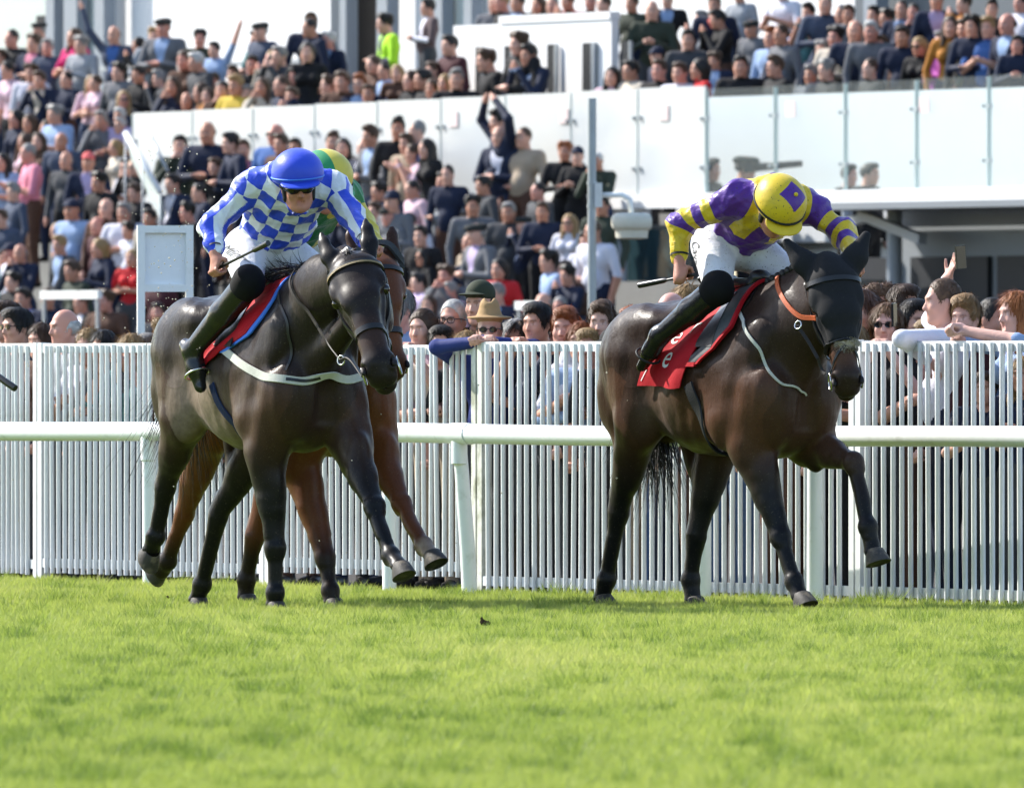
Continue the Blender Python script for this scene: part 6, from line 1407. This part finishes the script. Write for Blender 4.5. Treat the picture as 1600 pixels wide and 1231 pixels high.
front(752, 474, 1.2, 30, 'down', False, CC['k'], 'bald', HCOL['d'], 'man in a dark green cap behind the tan hat', hat='ball_cap', hatc=(.030, .038, .022), fore=CC['k'], skin=(.55, .30, .23))
front(765, 514, .45, 5, 'slump', False, (.020, .035, .16), 'bald', HCOL['b'], 'person in tan trilby and sunglasses, blue sleeves folded over the fence', hat='trilby', hatc=(.36, .23, .11), fore=(.020, .035, .16), glasses='sunglasses', skin=(.58, .33, .25))
front(806, 528, 1.0, 20, 'down', True, CC['w'], 'bob', HCOL['w'], 'pale haired woman low behind the fence, right of the tan hat')
front(842, 504, .8, 35, 'mouth', False, CC['n'], 'short', HCOL['d'], 'dark haired young man biting his knuckles at the fence')
front(884, 512, .9, 15, 'mouth', False, (.015, .022, .05), 'quiff', HCOL['r'], 'red haired man with fists raised to his face', fore=(.015, .022, .05), skin=(.58, .31, .24))
front(908, 532, .6, 15, 'clap', True, CC['w'], 'bob', HCOL['r'], 'low red haired head beside the raised fists')
front(940, 503, .8, 12, 'down', False, CC['w'], 'quiff', (.085, .045, .022), 'brown haired young man looking straight out over the fence', skin=(.60, .36, .28))
front(957, 544, .5, 10, 'down', False, CC['k'], 'crop', HCOL['d'], 'top of a black capped head below the young man', hat='ball_cap', hatc=(.008, .008, .010))
front(988, 512, 1.3, 15, 'down', False, CC['h'], 'quiff', HCOL['r'], 'ginger head beside the hooded horse\'s croup', fore=CC['h'])
front(1050, 488, 1.8, 30, 'down', False, CC['P'], 'bald', HCOL['w'], 'pink balding head above the hooded horse\'s back', skin=(.60, .32, .26))
front(1075, 478, 2.2, 30, 'down', True, CC['c'], 'bob', HCOL['l'], 'fair head above the saddle of the hooded horse')
front(1350, 486, 1.4, 30, 'down', True, CC['C'], 'long', (.10, .045, .025), 'auburn head behind the black hood\'s cheek')
front(1372, 480, 2.4, -20, 'down', True, CC['k'], 'curly', (.14, .075, .04), 'wavy brown head behind the woman in sunglasses')
front(1408, 478, 2.2, -40, 'down', False, CC['k'], 'short', HCOL['b'], 'brown head beside the man in white')
front(1386, 506, .9, 12, 'mouth', True, CC['k'], 'bob', (.16, .085, .04), 'smiling woman in large sunglasses at the fence, phone by her face', glasses='sunglasses', fore=None, skin=(.60, .35, .28))
front(1425, 500, 1.6, -30, 'down', False, CC['n'], 'short', HCOL['d'], 'dark head between the woman in sunglasses and the man in white')
front(1548, 498, 1.5, -50, 'down', False, CC['b'], 'crop', HCOL['d'], 'dark grey head behind the boy', fore=CC['b'])
front(1510, 496, .75, 28, 'down', False, CC['a'], 'quiff', (.26, .15, .06), 'fair fringed boy in maroon at the fence', skin=(.60, .34, .26), fore=CC['a'])
front(1592, 489, .7, 60, 'lean', True, CC['b'], 'long', (.32, .11, .03), 'red haired girl shouting, hands on the fence at right edge', mouth=.016, fore=None, skin=(.64, .38, .31))
front(1540, 606, .5, 15, 'clap', False, CC['n'], 'short', HCOL['b'], 'child peering between the pickets under the boy')
front(1600, 585, .6, 20, 'clap', True, CC['n'], 'long', HCOL['l'], 'fair haired child behind the pickets at the right edge')
front(1478, 470, .62, 78, 'reach', False, (.70, .69, .76), 'crop', (.10, .055, .03), 'man in white shirt with faded haircut, arm along the fence', fore=(.70, .69, .76), skin=(.56, .31, .24), leg=CC['n'])
# others whose heads hide behind the horses or below the top rail, their coats seen through the pickets
rr2 = random.Random(21); kinds = ['n', 'h', 'w', 'b', 'P', 'k', 'u', 'g', 's', 'c', 'B', 'e', 'a']
EXTRA = [(-30, 'n'), (165, 'h'), (235, 'w'), (395, 'b'), (430, 'k'), (470, 'e'), (510, 'u'), (555, 'P'), (590, 'h'), (690, 'c'), (730, 'k'), (820, 'u'), (865, 's'), (920, 'b'), (975, 'n'), (1015, 'B'), (1060, 'w'), (1100, 'k'), (1140, 'e'), (1180, 'n'), (1225, 'h'), (1265, 'g'), (1305, 'G'), (1335, 'a'), (1450, 'k'), (1570, 'b'), (1630, 'n')]
for u, cc in EXTRA:
    fem = rr2.random() < .5; v = rr2.uniform(528, 556); hkk = rr2.choice('dblg')
    front(u, v, rr2.uniform(.6, 1.2), rr2.uniform(0, 45), rr2.choice(['down', 'fold', 'clap']), fem, CC[cc], 'long' if fem else 'short', HCOL[hkk], 'x', fore=CC[cc] if rr2.random() < .5 else None, leg=rr2.choice([CC['n'], CC['k'], CC['t'], (.10, .16, .28), CC['u']]))['label'] = \
        'spectator in %s behind the pickets, %s' % (CN[cc], 'left edge' if u < 0 else 'near the rail post at far left' if u < 260 else 'behind the dark horse and the bay' if u < 600 else 'below the tan hat' if u < 760 else 'between the two leading horses' if u < 1000 else 'behind the hooded horse' if u < 1345 else 'below the man in white' if u < 1500 else 'at the right edge')
# phones held up
def phone(u, v, back, label, rot=0.0, ang=0.0):
    Y = fence_Y(u) + back; c = at(u, v, Y); e = empty('phone', tuple(c), ang); tag(e, label, 'phone'); M = Matrix.Rotation(rot, 3, 'Y')
    MB().box((0, 0, 0), (.058, .009, .118), M).build('case', simple('black phone case', (.010, .010, .012), .3, .5), e); MB().box((0, -.0057, 0), (.053, .002, .112), M).build('screen', simple('dark phone glass', (.012, .014, .02), .08, .6), e)
phone(194, 598, .25, 'black phone held upright behind the pickets at left'); phone(1501, 402, .82, 'black phone raised above the man in white', -.08, .5); phone(1397, 492, .55, 'phone in a brown case by the woman in sunglasses', -.05, 1.2)
